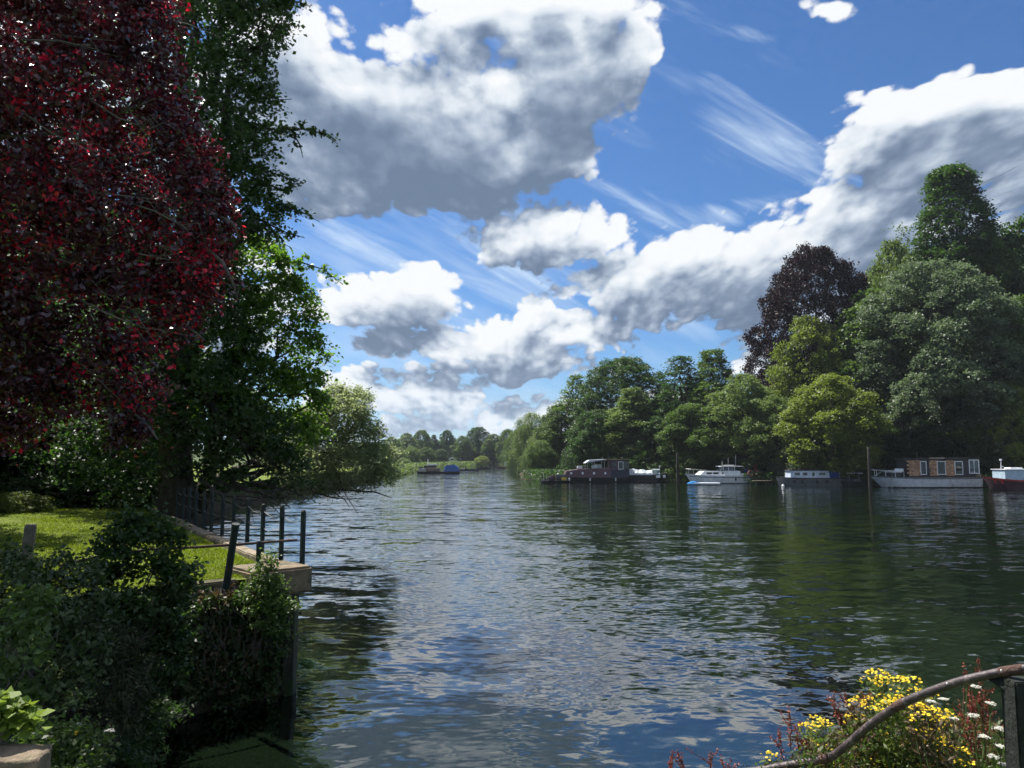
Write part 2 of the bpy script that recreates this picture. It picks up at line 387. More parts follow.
def wood(base, top, r, targets, rng, name, sides=7, trunk_n=6, r_limb=0.35, lean=0.02, extra=None):
    mb = MB(); base = Vector(base); top = Vector(top)
    tp = limb_pts(base, top, 0, rng, trunk_n, lean)
    rs = [r * (1.35 if i == 0 else 1) * (1 - 0.72 * i / trunk_n) for i in range(trunk_n + 1)]
    mb.tube(tp, rs, sides + 2)
    for t in targets:
        t = Vector(t)
        # leave the trunk below the target
        zt = min(max((t.z - base.z) * 0.55 + base.z, base.z + (top.z - base.z) * 0.22), top.z)
        k = (zt - base.z) / max(top.z - base.z, 1e-3); i = min(int(k * trunk_n), trunk_n - 1); f = k * trunk_n - i
        s = tp[i].lerp(tp[i + 1], f); rr = r * (1 - 0.72 * k) * r_limb * 1.5
        lp = limb_pts(s, t, 0.08, rng, 5, 0.05); mb.tube(lp, [rr * (1 - 0.8 * q / 5) for q in range(6)], sides)
        for _ in range(2):
            q = int(rng.integers(2, 5)); e = lp[q].lerp(t, 0.75) + Vector(rng.normal(size=3)) * (t - s).length * 0.13; e.z = min(e.z, t.z + 0.02 * (t.z - base.z))
            mb.tube(limb_pts(lp[q], e, 0.05, rng, 3, 0.06), [rr * 0.4, rr * 0.28, rr * 0.16, rr * 0.06], max(4, sides - 2))
    if extra:
        for (pts, r0, r1) in extra:
            n = len(pts); mb.tube(pts, [r0 + (r1 - r0) * i / (n - 1) for i in range(n)], 6)
    o_me = bpy.data.meshes.new(name); o_me.from_pydata(mb.v, [], mb.f); o_me.update()
    o_me.polygons.foreach_set('use_smooth', [True] * len(o_me.polygons)); return o_me

# ------------------------------------------------------------------ ground, banks, water
def ground_material():
    m = bpy.data.materials.new('earth_and_grass'); m.use_nodes = True; T = NT(m.node_tree); b = T.n['Principled BSDF']
    v = T.n.new('ShaderNodeTexCoord').outputs['Object']; z = T.xyz(v)[2]
    g = T.mix(T.noise(v, 0.35, 6, 0.6), (0.035, 0.055, 0.015, 1), (0.085, 0.110, 0.030, 1))
    e = T.mix(T.noise(v, 2.0, 6, 0.6), (0.030, 0.022, 0.014, 1), (0.085, 0.065, 0.042, 1))
    f = T.mapr(T.m('ADD', z, T.m('MULTIPLY', T.noise(v, 0.8, 5, 0.6), 1.2)), 0.9, 1.7)
    T.put(T.mix(f, e, g), b.inputs['Base Color']); b.inputs['Roughness'].default_value = 0.95; b.inputs['Specular IOR Level'].default_value = 0.15
    return m
GROUND = ground_material()
def lawn_material():
    m = bpy.data.materials.new('mown_lawn'); m.use_nodes = True; T = NT(m.node_tree); b = T.n['Principled BSDF']
    v = T.n.new('ShaderNodeTexCoord').outputs['Object']
    a = T.mix(T.noise(v, 1.4, 7, 0.65), (0.095, 0.150, 0.008, 1), (0.200, 0.245, 0.020, 1))
    c = T.mix(T.mapr(T.noise(v, 0.45, 5, 0.6), 0.5, 0.75), a, (0.150, 0.150, 0.050, 1))
    c = T.mix(T.mapr(T.noise(v, 30, 3, 0.6), 0.35, 0.7), T.mix(1.0, c, (0.6, 0.65, 0.5, 1), 'MULTIPLY'), c)
    T.put(c, b.inputs['Base Color']); b.inputs['Roughness'].default_value = 0.9; b.inputs['Specular IOR Level'].default_value = 0.2
    bn = T.n.new('ShaderNodeBump'); bn.inputs['Strength'].default_value = 0.9; bn.inputs['Distance'].default_value = 0.03
    T.put(T.noise(v, 40, 5, 0.7), bn.inputs['Height']); T.l.new(bn.outputs[0], b.inputs['Normal']); return m
LAWN = lawn_material()
K = 0.85
def strip(name, edge, outs, rows, material, jit=0.0, seed=0, sub=1):
    """bank or lawn: rows of vertices at growing distances from the water's edge"""
    rng = np.random.default_rng(seed); E = [Vector((x, y, 0)) for x, y in edge]; O = [Vector((x, y, 0)).normalized() for x, y in outs]
    if sub > 1:
        e2, o2 = [], []
        for i in range(len(E) - 1):
            for k in range(sub): e2.append(E[i].lerp(E[i + 1], k / sub)); o2.append(O[i].lerp(O[i + 1], k / sub).normalized())
        E, O = e2 + [E[-1]], o2 + [O[-1]]
    V, F = [], []; n = len(E)
    for (off, z) in rows:
        for e, o in zip(E, O):
            p = e + o * off; j = rng.normal(0, jit) if off > 0 else 0
            V.append((p.x, p.y, z + j * min(1, off * 0.3)))
    for r in range(len(rows) - 1):
        for i in range(n - 1): F.append((r * n + i, r * n + i + 1, (r + 1) * n + i + 1, (r + 1) * n + i))
    me = bpy.data.meshes.new(name); me.from_pydata(V, [], F); me.update()
    bm = bmesh.new(); bm.from_mesh(me)
    for f in bm.faces:
        f.normal_update()
        if f.normal.z < 0: f.normal_flip()
    bm.to_mesh(me); bm.free()
    o = link_mesh(name, me, material, None, True); o['kind'] = 'structure'; return o
def kk(pts): return [(x * K, y * K) for x, y in pts]
# the one sheet under everything
gb = MB(); gb.add([(-2600, -1200, -1.6), (2600, -1200, -1.6), (2600, 3400, -1.6), (-2600, 3400, -1.6)], [(0, 1, 2, 3)])
o = gb.build('ground', GROUND); o['kind'] = 'structure'
C0 = (-3.18, 11.25)                                        # corner of the quay
RBPX = [(1300, 80), (1100, 85), (1024, 87), (931, 88.5), (870, 91.5), (816, 94.5), (723, 104), (649, 108), (597, 108), (555, 109.5)]
RB = [(300, 60), (150, 76)] + [((px - 512) / FP * Y, Y) for px, Y in RBPX[1:]] + [(4.0, 122), (2.2, 140), (1.3, 157), (3.5, 212), (7, 290)]
def bank_shift(px): return float(np.interp(px, [540, 555, 597, 649, 723, 816, 931, 1024], [1.03, 1.035, 1.05, 1.10, 1.095, 1.04, 1.015, 1.015]))
RBROWS = [(-4, -1.5), (0, -0.15), (0.6, 0.35), (3, 0.9), (12, 1.6), (30, 3.0), (60, 6), (110, 9), (260, 16), (900, 24)]
strip('right_bank', RB, [(1, 1)] * 2 + [(.6, 1)] * 6 + [(.7, 1)] * 2 + [(.9, .8), (1, .5), (1, .3), (1, .2), (1, .1), (1, .1)], RBROWS, GROUND, 0.12, 3, 6)
FB = kk([(40, 392), (8, 395), (-8, 388), (-16, 378), (-27, 330), (-30, 300), (-31, 250), (-27, 180), (-25, 150)])
strip('far_bank', FB, [(.1, 1), (0, 1), (-.2, 1), (-.6, 1), (-.9, .6), (-1, .3), (-1, 0.1), (-1, 0), (-1, -.1)], [(-4, -1.5), (0, -0.1), (1, 0.5), (8, 1.2), (40, 2), (150, 5), (900, 14)], GROUND, 0.1, 4, 4)
LB = [C0, (-7.05, 17.2), (-10.8, 23.0), (-14.5, 30), (-17.5, 40), (-19.5, 55), (-21, 80), (-21.5, 110), (-21.2, 128)]
LO = [(-.72, -.69), (-1, -.35), (-1, -.1), (-1, 0), (-1, 0), (-1, 0), (-1, 0), (-1, 0), (-1, 0)]
strip('lawn', LB, LO, [(0.0, 1.66), (0.4, 1.68), (1, 1.70), (2, 1.71), (3, 1.70), (4.5, 1.72), (7, 1.74), (11, 1.78), (18, 1.9), (30, 2.1), (60, 2.6), (300, 5)], LAWN, 0.012, 5, 8)
strip('far_left_bank', LB, [(-1, 0)] * 9, [(0.25, -1.5), (0.35, 1.0), (3, 1.1), (300, 1.2)], GROUND, 0, 6, 2)
NB = [(-5.3, 9.7), (-4.35, 9.2), (-4.05, 8.2), (-3.85, 7.4), (-3.6, 6.4), (-3.3, 5.6), (-2.6, 4.95), (-1.5, 4.7), (0, 4.7), (1.5, 5.0), (3, 5.1), (5, 5.1), (9, 5.1), (70, 5.1)]
NO = [(-.7, -.7), (-.9, -.4), (-1, -.2), (-1, -.2), (-1, -.3), (-.85, -.5), (-.5, -.85), (-.1, -1), (0, -1), (0, -1), (0, -1), (0, -1), (0, -1), (0, -1)]
NROWS = [(-2.5, -1.5), (-0.6, -0.5), (0, 0.0), (0.35, 0.55), (0.8, 1.0), (1.3, 1.45), (2.0, 1.68), (3.2, 1.75), (6, 1.78), (20, 1.9), (80, 2.2)]
strip('near_bank', NB, NO, NROWS, GROUND, 0.03, 7, 4)
def bankz(rows, edge, x, y):
    """height of a bank at a point (nearest distance to its water edge)"""
    p = Vector((x, y)); best = 1e9
    for a, b in zip(edge[:-1], edge[1:]):
        a, b = Vector(a), Vector(b); t = max(0, min(1, (p - a).dot(b - a) / (b - a).length_squared)); best = min(best, (p - a.lerp(b, t)).length)
    for (o0, z0), (o1, z1) in zip(rows[:-1], rows[1:]):
        if o0 <= best <= o1: return z0 + (z1 - z0) * (best - o0) / (o1 - o0)
    return rows[-1][1]

def water_material():
    m = bpy.data.materials.new('river_water'); m.use_nodes = True; T = NT(m.node_tree); b = T.n['Principled BSDF']
    v = T.n.new('ShaderNodeTexCoord').outputs['Object']
    x, y, z = T.xyz(v)[:3]
    sh = T.vm('DISTANCE', v, (-4.0, 8.0, 0)); sil = T.mapr(T.m('ADD', sh, T.m('MULTIPLY', T.noise(v, 0.8, 4), 1.5)), 1.5, 5.2, 1.0, 0.0)
    deep = T.mix(T.noise(v, 0.05, 3), (0.003, 0.007, 0.0035, 1), (0.0045, 0.010, 0.005, 1))
    T.put(T.mix(T.m('MULTIPLY', sil, 0.08), deep, (0.016, 0.013, 0.004, 1)), b.inputs['Base Color'])
    b.inputs['Roughness'].default_value = 0.035; b.inputs['IOR'].default_value = 1.85; b.inputs['Specular IOR Level'].default_value = 0.85
    calm = T.mapr(T.noise(T.mapping(v, rot=(0, 0, R(25)), scale=(0.05, 0.025, 1)), 1.0, 3, 0.55), 0.36, 0.64, 0.45, 1.35)
    w = T.vm('ADD', v, T.vm('SCALE', T.vm('SUBTRACT', T.noise(v, 0.5, 3, color=True), (0.5, 0.5, 0.5)), scale=0.7))
    # slopes of swell, waves and ripples (true slopes, so far water glitters as near water does)
    gust = T.mapr(T.noise(T.mapping(v, rot=(0, 0, R(-20)), scale=(0.07, 0.20, 1)), 1.0, 4, 0.6), 0.36, 0.64, 0.35, 1.5)
    S = None
    for rot, sx, sc_, det, ax, ay, gg in ((10, 0.42, 1.0, 2, 0.09, 0.25, False), (-9, 0.40, 3.0, 3, 0.12, 0.30, False), (14, 0.45, 8.5, 3, 0.15, 0.27, True)):
        c = T.vm('SUBTRACT', T.noise(T.mapping(w, rot=(0, 0, R(rot)), scale=(sx, 1.0, 1)), sc_, det, 0.5, color=True), (0.5, 0.5, 0.5))
        c = T.vm('MULTIPLY', c, (ax, ay, 0.0)); c = T.vm('SCALE', c, scale=gust if gg else calm)
        S = c if S is None else T.vm('ADD', S, c)
    T.put(T.vm('NORMALIZE', T.vm('ADD', S, (0.0, 0.0, 1.0))), b.inputs['Normal']); return m
wb = MB(); wb.add([(-2500, -1100, 0), (2500, -1100, 0), (2500, 3300, 0), (-2500, 3300, 0)], [(0, 1, 2, 3)])
o = wb.build('river_water', water_material()); o['kind'] = 'structure'

# ------------------------------------------------------------------ kinds of trees (crown and trunk meshes shared by copies)
def env_round(t): return max(0.05, math.sin(PI * min(1, max(0, t)) ** 0.85) ** 0.62)
def env_dome(t): return max(0.05, (1 - max(0, t - 0.25) ** 2 / 0.5625) ** 0.5 if t > 0.25 else 0.86 + 0.56 * t)
def env_tall(t): return max(0.08, math.sin(PI * (0.12 + 0.88 * t) ** 0.7) ** 0.8)
def env_cone(t): return max(0.10, (1 - t) ** 0.8 * (0.8 + 0.2 * math.sin(9 * t)))
def kind(name, W, Hh, env, seed, nl=26, lobe=0.30, z0=0.06, leaf=0.25, dens=2.1, cr=0.52, lpc=26, flat=0.55, droop=0.0, shell=0.4, up=0.7, asp=0.34, tr=0.32, core=True):
    rng = np.random.default_rng(seed); Rr = W / 2; lobes = []; cz0 = z0 * Hh; ch = Hh - cz0
    for i in range(nl):
        t = (i + 0.5) / nl; t = t ** 0.85; a = i * 2.39996 + rng.uniform(-.4, .4); lr = Rr * lobe * rng.uniform(0.75, 1.3) * (0.5 + 0.5 * min(1, env(t)))
        rr = max(0, Rr * env(t) - lr) * rng.uniform(0.82, 1.08); z = cz0 + t * ch
        z = min(max(z, cz0 + lr * 0.5), Hh - lr * 0.75)
        lobes.append((rr * math.cos(a), rr * math.sin(a), z, lr, lr, lr * rng.uniform(0.7, 0.95)))
    if core:
        for t in (0.2, 0.4, 0.6, 0.78):
            q = Rr * env(t) * 0.62; lobes.append((0, 0, cz0 + t * ch, q, q, ch * 0.17, 0.35))
    P, Tn, C = fill_lobes(rng, lobes, dens, cr, lpc, flat, droop, shell)
    crown = leaf_mesh(name + '_crown', P, leaf, rng, up, droop, asp, Tn)
    tg = [(l[0] * 0.9, l[1] * 0.9, l[2]) for l in lobes[:nl] if l[2] > Hh * 0.2][::2]
    trunk = wood((0, 0, -0.4), (0.2, 0.1, Hh * 0.82), tr, tg, rng, name + '_trunk', sides=5)
    return dict(W=W, H=Hh, crown=crown, trunk=trunk)
KINDS = {
 'roundA': kind('round_a', 12, 14, env_round, 11), 'roundB': kind('round_b', 12, 15, env_round, 12, nl=32, lobe=0.26),
 'domeA': kind('dome_a', 19, 21, env_dome, 13, nl=64, lobe=0.20, dens=1.9), 'domeB': kind('dome_b', 12, 13, env_dome, 14, nl=26, lobe=0.32),
 'tallA': kind('tall_a', 9, 18, env_tall, 15, nl=30, lobe=0.36), 'tallB': kind('tall_b', 8, 18, env_tall, 16, nl=38, lobe=0.32, dens=1.3, cr=0.5),
 'cone': kind('cone', 24, 34, env_cone, 17, nl=84, lobe=0.24, dens=1.9, cr=0.55),
 'willowA': kind('willow_a', 12, 11, env_dome, 18, nl=26, lobe=0.30, z0=0.0, droop=1.1, flat=0.9, leaf=0.24, asp=0.22, lpc=30, cr=0.6),
 'willowB': kind('willow_b', 10, 12, env_round, 19, nl=24, lobe=0.34, z0=0.0, droop=1.0, flat=0.9, leaf=0.24, asp=0.22, lpc=30, cr=0.6),
 'bushA': kind('bush_a', 7, 5, env_dome, 20, nl=16, lobe=0.36, z0=0.0, leaf=0.20, dens=2.0, cr=0.42, tr=0.10),
 'bushB': kind('bush_b', 6, 5, env_dome, 21, nl=12, lobe=0.42, z0=0.0, leaf=0.20, dens=2.0, cr=0.42, droop=0.5, tr=0.08),
 'feather': kind('feather', 10, 17, env_tall, 22, nl=34, lobe=0.24, dens=1.1, cr=0.45, lpc=16, flat=0.7, leaf=0.2, core=False),
}
def bind(o, m):
    if len(o.data.materials) == 0: o.data.materials.append(None)
    o.material_slots[0].link = 'OBJECT'; o.material_slots[0].material = m
def plant_tree(name, kindname, loc, sx, sz, rot, leafm, label, cat='tree', group=None, cr_name='crown', bark=None):
    k = KINDS[kindname]; t = empty(name, loc, rot); tag(t, label, cat, group)
    for pn, me, m in (('trunk' if cr_name == 'crown' else 'stem', k['trunk'], bark or BARK), (cr_name, k['crown'], leafm)):
        c = bpy.data.objects.new(pn, me); col.objects.link(c); c.parent = t; c.scale = (sx, sx, sz); bind(c, m)
    return t
rngT = random.Random(5)
def far_tree(px, top, wpx, Y, kindname, leafm, label, name='riverside_tree', zb=None, cat='tree', group=None, sink=0.0, bankrows=RBROWS, edge=RB, cr_name='crown'):
    g = at(px, 465, Y); zb = bankz(bankrows, edge, g.x, Y) if zb is None else zb
    zb -= sink; h = at(px, top, Y).z - zb; w = wpx / FP * Y; k = KINDS[kindname]
    x = (px - 512) / FP * Y * 1.0
    return plant_tree(name, kindname, (x, Y, zb), w / k['W'], h / k['H'], rngT.uniform(0, 6.28), leafm, label, cat, group, cr_name)

GR = 'trees on the right bank'
RIGHT = [
 # px, top, width, Y, kind, leaves, name, label
 (821, 248, 150, 106, 'domeA', LEAF_COPPER, 'copper_beech', 'big dark purple copper beech with a rounded top rising behind green trees'),
 (966, 168, 270, 104, 'cone', LEAF_DARK, 'tall_conifer', 'tallest dark green tree with a narrow top, far right against the sky'),
 (908, 224, 140, 108, 'feather', LEAF_GREY, 'feathery_tree', 'thin feathery pale tree between the copper beech and the tallest dark tree'),
 (1004, 236, 100, 101, 'roundB', LEAF_MID, 'broadleaf_tree', 'mid green shoulder tree just right of and below the tallest dark tree'),
 (902, 244, 96, 103, 'roundA', LEAF_LIGHT, 'pale_green_tree', 'light green tree left of and below the tallest dark tree'),
 (1046, 214, 150, 102, 'domeB', LEAF_DARK, 'broadleaf_tree', 'high dark tree cut by the right edge beside the tallest tree'),
 (878, 290, 140, 100, 'roundB', LEAF_MID, 'broadleaf_tree', 'mid green rounded tree just right of the copper beech'),
 (940, 262, 185, 95, 'domeA', LEAF_GREY, 'silver_leaved_tree', 'large silver green tree below the tallest dark tree above the wooden cabin boat'),
 (1018, 300, 130, 93, 'roundA', LEAF_MID, 'broadleaf_tree', 'mid green tree at the right edge above the blue cabin boat'),
 (812, 318, 100, 98, 'roundA', LEAF_YEL, 'olive_tree', 'olive yellow tree standing right in front of the copper beech'),
 (832, 374, 112, 88.5, 'roundB', LEAF_YEL, 'yellow_green_tree', 'bright yellow green low tree above the white and blue narrowboat'),
 (1012, 382, 66, 87, 'roundA', LEAF_YEL, 'yellow_green_tree', 'small bright yellow green tree low at the right edge over the last boats'),
 (744, 374, 92, 96, 'roundB', LEAF_LIGHT, 'pale_green_tree', 'pale green full tree directly behind the white motor cruiser'),
 (714, 350, 90, 104, 'tallA', LEAF_MID, 'tall_tree', 'tall mid green tree with open top left of the copper beech'),
 (682, 356, 90, 105, 'tallB', LEAF_DARK, 'tall_tree', 'tall dark tree with an uneven top behind the mooring pile'),
 (776, 396, 70, 93, 'roundA', LEAF_LIGHT, 'pale_green_tree', 'pale tree below the copper beech, right of the cruiser flag'),
 (624, 358, 118, 116, 'domeA', LEAF_DARK, 'dark_round_tree', 'largest dark rounded tree behind the purple houseboat'),
 (632, 388, 76, 106, 'tallA', LEAF_LIGHT, 'pale_green_tree', 'lighter upright tree in front of the largest dark rounded tree'),
 (692, 404, 84, 98, 'roundA', LEAF_MID, 'broadleaf_tree', 'mid green leafy tree close behind the mooring pile'),
 (577, 375, 72, 126, 'tallB', LEAF_MID, 'tall_tree', 'narrow tree on the left shoulder of the largest dark rounded tree'),
 (560, 404, 60, 128, 'roundB', LEAF_MID, 'broadleaf_tree', 'mid green tree above the left end of the purple houseboat'),
 (596, 410, 70, 112, 'roundA', LEAF_DARK, 'dark_round_tree', 'low dark tree directly behind the purple houseboat'),
 (548, 426, 52, 132, 'willowA', LEAF_LIGHT, 'willow', 'light willow hanging to the water left of the purple houseboat'),
 (541, 440, 44, 124, 'willowB', LEAF_MID, 'willow', 'low willow touching the water just left of the cluttered barge'),
 (532, 412, 50, 158, 'willowB', LEAF_LIGHT, 'willow', 'light willow at the river bend, second from the far channel'),
 (519, 428, 34, 190, 'willowA', LEAF_MID, 'willow', 'willow farthest left in the row along the right bank'),
 (656, 416, 52, 101, 'roundB', LEAF_DARK, 'dark_round_tree', 'dark low tree behind the barge with tarpaulins'),
 (727, 428, 60, 97, 'willowB', LEAF_MID, 'willow', 'drooping mid green tree low behind the cruiser cabin'),
 (905, 398, 92, 92, 'roundB', LEAF_DARK, 'dark_round_tree', 'shady dark tree behind the bow of the white wooden cabin boat'),
 (962, 390, 90, 91, 'roundA', LEAF_MID, 'broadleaf_tree', 'shady green tree right behind the wooden cabin roof'),
 (875, 352, 80, 96, 'roundA', LEAF_MID, 'broadleaf_tree', 'green tree above and right of the bright yellow green low tree'),
]
BARKD = BARK
for (px, top, w, Y, kd, lm, nm, lb) in RIGHT:
    far_tree(px, top, w, Y * bank_shift(px) + 2.0, kd, lm, lb, nm)
UNDER = [(576, 446, 44, 108, 'bushA', LEAF_DARK, 'dark waterside bush behind the small cluttered barge'), (650, 448, 60, 97, 'bushB', LEAF_DARK, 'dark waterside bush behind the black barge bow'),
 (683, 452, 44, 93, 'bushA', LEAF_MID, 'waterside bush between the mooring pile and the cruiser'), (722, 446, 50, 92, 'bushA', LEAF_DARK, 'dark waterside bush behind the middle of the cruiser'),
 (764, 446, 52, 90, 'bushB', LEAF_DARK, 'dark waterside bush behind the wooden landing stage'), (795, 446, 46, 88.5, 'bushB', LEAF_GREY, 'pale waterside bush behind the left end of the narrowboat'),
 (836, 442, 60, 90.5, 'bushA', LEAF_DARK, 'dark waterside bush behind the blue canvas of the narrowboat'), (884, 444, 60, 89.5, 'bushA', LEAF_DARK, 'dark waterside bush behind the taller mooring pile'),
 (930, 446, 66, 89, 'bushB', LEAF_DARK, 'dark waterside bush behind the wooden cabin'), (990, 440, 70, 88, 'bushA', LEAF_DARK, 'dark waterside bush between the last two boats'), (1030, 444, 50, 88, 'bushB', LEAF_MID, 'waterside bush at the right edge behind the blue cabin boat')]
for (px, top, w, Y, kd, lm, lb) in UNDER:
    far_tree(px, top, w, Y * bank_shift(px) + 5, kd, lm, lb, 'waterside_bush', zb=-0.1, cat='bush', group='bushes at the foot of the right bank trees', cr_name='foliage')
# unseen depth of wood behind the first rows
rw = random.Random(8)
FARR = [(-4, -1.5), (0, 0.4), (30, 2), (300, 8)]
FARL = [
 (392, 437, 26, 262, 'roundA', LEAF_MID, 'broadleaf_tree', 'far green tree just right of the overhanging willow'),
 (407, 433, 28, 300, 'roundB', LEAF_LIGHT, 'pale_green_tree', 'far pale tree left of the distant purple tree'),
 (422, 430, 26, 310, 'domeA', LEAF_MID, 'broadleaf_tree', 'far rounded tree left of the distant spreading dark pine'),
 (434, 435, 18, 330, 'tallA', LEAF_DARK, 'dark_round_tree', 'far small dark tree touching the spreading dark pine'),
 (447, 430, 22, 330, 'domeB', LEAF_DARK, 'spreading_pine', 'far dark spreading pine standing above the distant wood'),
 (463, 436, 26, 320, 'roundA', LEAF_MID, 'broadleaf_tree', 'far green tree between the two distant dark tops'),
 (478, 427, 34, 330, 'domeA', LEAF_DARK, 'dark_round_tree', 'far dark rounded tree, broadest top above the distant wood'),
 (494, 434, 28, 320, 'roundB', LEAF_MID, 'broadleaf_tree', 'far tree right of the broadest dark top'),
 (508, 429, 26, 310, 'domeB', LEAF_MID, 'broadleaf_tree', 'far tree where the distant wood meets the right bank'),
 (524, 425, 34, 280, 'roundA', LEAF_MID, 'broadleaf_tree', 'far tree peeping over the river bend willows'),
 (399, 447, 20, 225, 'willowB', LEAF_LIGHT, 'willow', 'far pale willow low beside the overhanging willow'),
 (412, 446, 22, 232, 'willowA', LEAF_LIGHT, 'willow', 'far pale willow behind the distant white cruiser'),
 (427, 447, 22, 262, 'roundB', LEAF_MID, 'broadleaf_tree', 'far low tree behind the distant blue covered boat'),
 (441, 449, 20, 290, 'roundA', LEAF_DARK, 'dark_round_tree', 'far low dark tree left of the white caravan'),
 (456, 447, 24, 330, 'roundB', LEAF_DARK, 'dark_round_tree', 'far dark tree right behind the white caravan'),
 (469, 447, 26, 330, 'roundA', LEAF_MID, 'broadleaf_tree', 'far low tree left of the bright round bush'),
 (497, 447, 26, 318, 'roundB', LEAF_DARK, 'dark_round_tree', 'far low dark tree right of the bright round bush'),
 (511, 447, 24, 270, 'willowB', LEAF_MID, 'willow', 'far willow at the mouth of the bend by the right bank'),
]
for (px, top, w, Y, kd, lm, nm, lb) in FARL:
    far_tree(px, top, w, Y, kd, lm, lb, nm, zb=0.8, group='trees of the distant wood')
far_tree(482, 456, 18, 312, 'bushA', LEAF_YEL, 'bright round bush on the distant bank above the rowing boat', 'round_bush', zb=0.2, cat='bush', cr_name='foliage')
far_tree(404, 458, 20, 190, 'bushB', LEAF_LIGHT, 'pale low bush on the distant left bank by the overhanging willow', 'round_bush', zb=0.0, cat='bush', cr_name='foliage')
# low reeds and scrub along the distant bank: nobody could count it
def scrub(name, poly, n, seed, h, lm, leaf=0.5):
    rng = np.random.default_rng(seed); P = []
    seg = [(Vector(a), Vector(b)) for a, b in zip(poly[:-1], poly[1:])]; Ls = np.array([(b - a).length for a, b in seg]); Ls = Ls / Ls.sum()
    for k in rng.choice(len(seg), n, p=Ls):
        a, b = seg[k]; p = a.lerp(b, rng.random()); d = (b - a).normalized(); q = Vector((d.y, -d.x)) * rng.uniform(-2.5, 2.5); P.append((p.x + q.x, p.y + q.y, 0.1 + h * rng.random() ** 1.3))
    P = np.array(P); me = leaf_mesh(name, P, leaf, rng, 0.2, 0.0, 0.35, rng.random(n)); o = link_mesh(name, me, lm); o['kind'] = 'stuff'; return o
scrub('reeds', kk([(8, 397), (-8, 390), (-16, 380), (-27, 332), (-31, 300), (-32, 250), (-28.5, 180), (-26, 140)]), 16000, 31, 1.9, LEAF_LIGHT)
scrub('bankside_scrub', [(x, y + 1) for x, y in RB[1:-4]], 30000, 32, 1.5, LEAF_DARK, 0.34)
def far_wood():
    rng = np.random.default_rng(77); P = []; Tn = []
    for i in range(150):
        px = rng.uniform(330, 620); Y = rng.uniform(350, 420); x = (px - 512) / FP * Y; r = rng.uniform(4, 7); top = at(px, rng.uniform(440, 449), Y).z
        n = 420; u = unit(rng.normal(size=(n, 3))); u[:, 2] = np.abs(u[:, 2]); P.append(np.array([x, Y, top - r]) + u * r * np.array([1, 1, 1.0]) * rng.uniform(.8, 1, (n, 1)))
        Q = np.column_stack([rng.uniform(-r, r, 260) + x, rng.uniform(-r, r, 260) + Y, rng.uniform(0.5, max(1, top - r * .6), 260)]); P.append(Q)
        Tn += [rng.uniform(.1, .9)] * (n + 260)
    P = np.concatenate(P); me = leaf_mesh('wood', P, 1.0, rng, .6, .1, .4, np.clip(np.array(Tn) + rng.normal(0, .15, len(Tn)), 0, 1)); o = link_mesh('distant_wood', me, LEAF_MID); o['kind'] = 'stuff'
    # the wood behind the trees of the right bank
    P = []
    for i in range(230):
        px = rng.uniform(605, 1150); Y = rng.uniform(124, 160); x = (px - 512) / FP * Y; r = rng.uniform(3, 5.5)
        tp = np.interp(px, [605, 700, 760, 850, 885, 930, 1024, 1150], [398, 384, 392, 335, 268, 244, 232, 235]) + rng.uniform(0, 1) ** 1.5 * 70; top = at(px, tp, Y).z
        n = 500; u = unit(rng.normal(size=(n, 3))); P.append(np.array([x, Y, top - r]) + u * r * rng.uniform(.7, 1, (n, 1)))
        Q = np.column_stack([rng.uniform(-r, r, 350) + x, rng.uniform(-r, r, 350) + Y, rng.uniform(0.5, max(1, top - r * .6), 350)]); P.append(Q)
    P = np.concatenate(P); me = leaf_mesh('wood', P, 0.6, rng, .6, .1, .4, rng.uniform(0, 1, len(P))); o = link_mesh('hillside_wood', me, LEAF_DARK); o['kind'] = 'stuff'
far_wood()

# ------------------------------------------------------------------ quay: retaining wall, coping, corner block and pile
def stone_wall_material():
    m = bpy.data.materials.new('old_quay_stone'); m.use_nodes = True; T = NT(m.node_tree); b = T.n['Principled BSDF']
    v = T.n.new('ShaderNodeTexCoord').outputs['Object']
    br = T.n.new('ShaderNodeTexBrick'); T.put(T.mapping(v, rot=(R(90), 0, R(0)), scale=(1, 1, 1)), br.inputs['Vector'])
    br.inputs['Scale'].default_value = 3.2; br.inputs['Color1'].default_value = (0.11, 0.085, 0.06, 1); br.inputs['Color2'].default_value = (0.16, 0.13, 0.09, 1); br.inputs['Mortar'].default_value = (0.06, 0.05, 0.04, 1)
    c = T.mix(T.mapr(T.noise(v, 2.2, 7, 0.65), 0.45, 0.62), br.outputs[0], (0.030, 0.034, 0.016, 1))
    T.put(c, b.inputs['Base Color']); b.inputs['Roughness'].default_value = 0.9
    bn = T.n.new('ShaderNodeBump'); bn.inputs['Strength'].default_value = 0.9; bn.inputs['Distance'].default_value = 0.03
    T.put(T.m('ADD', T.noise(v, 12, 6, 0.65), T.m('MULTIPLY', br.outputs[1], -0.6)), bn.inputs['Height']); T.l.new(bn.outputs[0], b.inputs['Normal']); return m
WALLM = stone_wall_material()
CONC = mat('weathered_concrete', (0.20, 0.150, 0.095), 0.9, 0.3, 5, bump=0.7, bscale=18, dark=(0.10, 0.09, 0.06), amount=0.5, dscale=3)
COPE = mat('stone_coping', (0.26, 0.21, 0.15), 0.9, 0.3, 3, bump=0.6, bscale=14, dark=(0.13, 0.11, 0.06), amount=0.45, dscale=2)
PILE = mat('wet_dark_timber', (0.035, 0.036, 0.026), 0.75, 0.5, 5, bump=0.8, bscale=12, dark=(0.03, 0.05, 0.02), amount=0.5)
POSTG = mat('dark_green_paint', (0.010, 0.020, 0.017), 0.55, 0.4, 12, dark=(0.05, 0.04, 0.03), amount=0.2, dscale=9, bump=0.3)
RUST = mat('rusty_iron', (0.075, 0.042, 0.028), 0.8, 0.4, 20, bump=0.5)
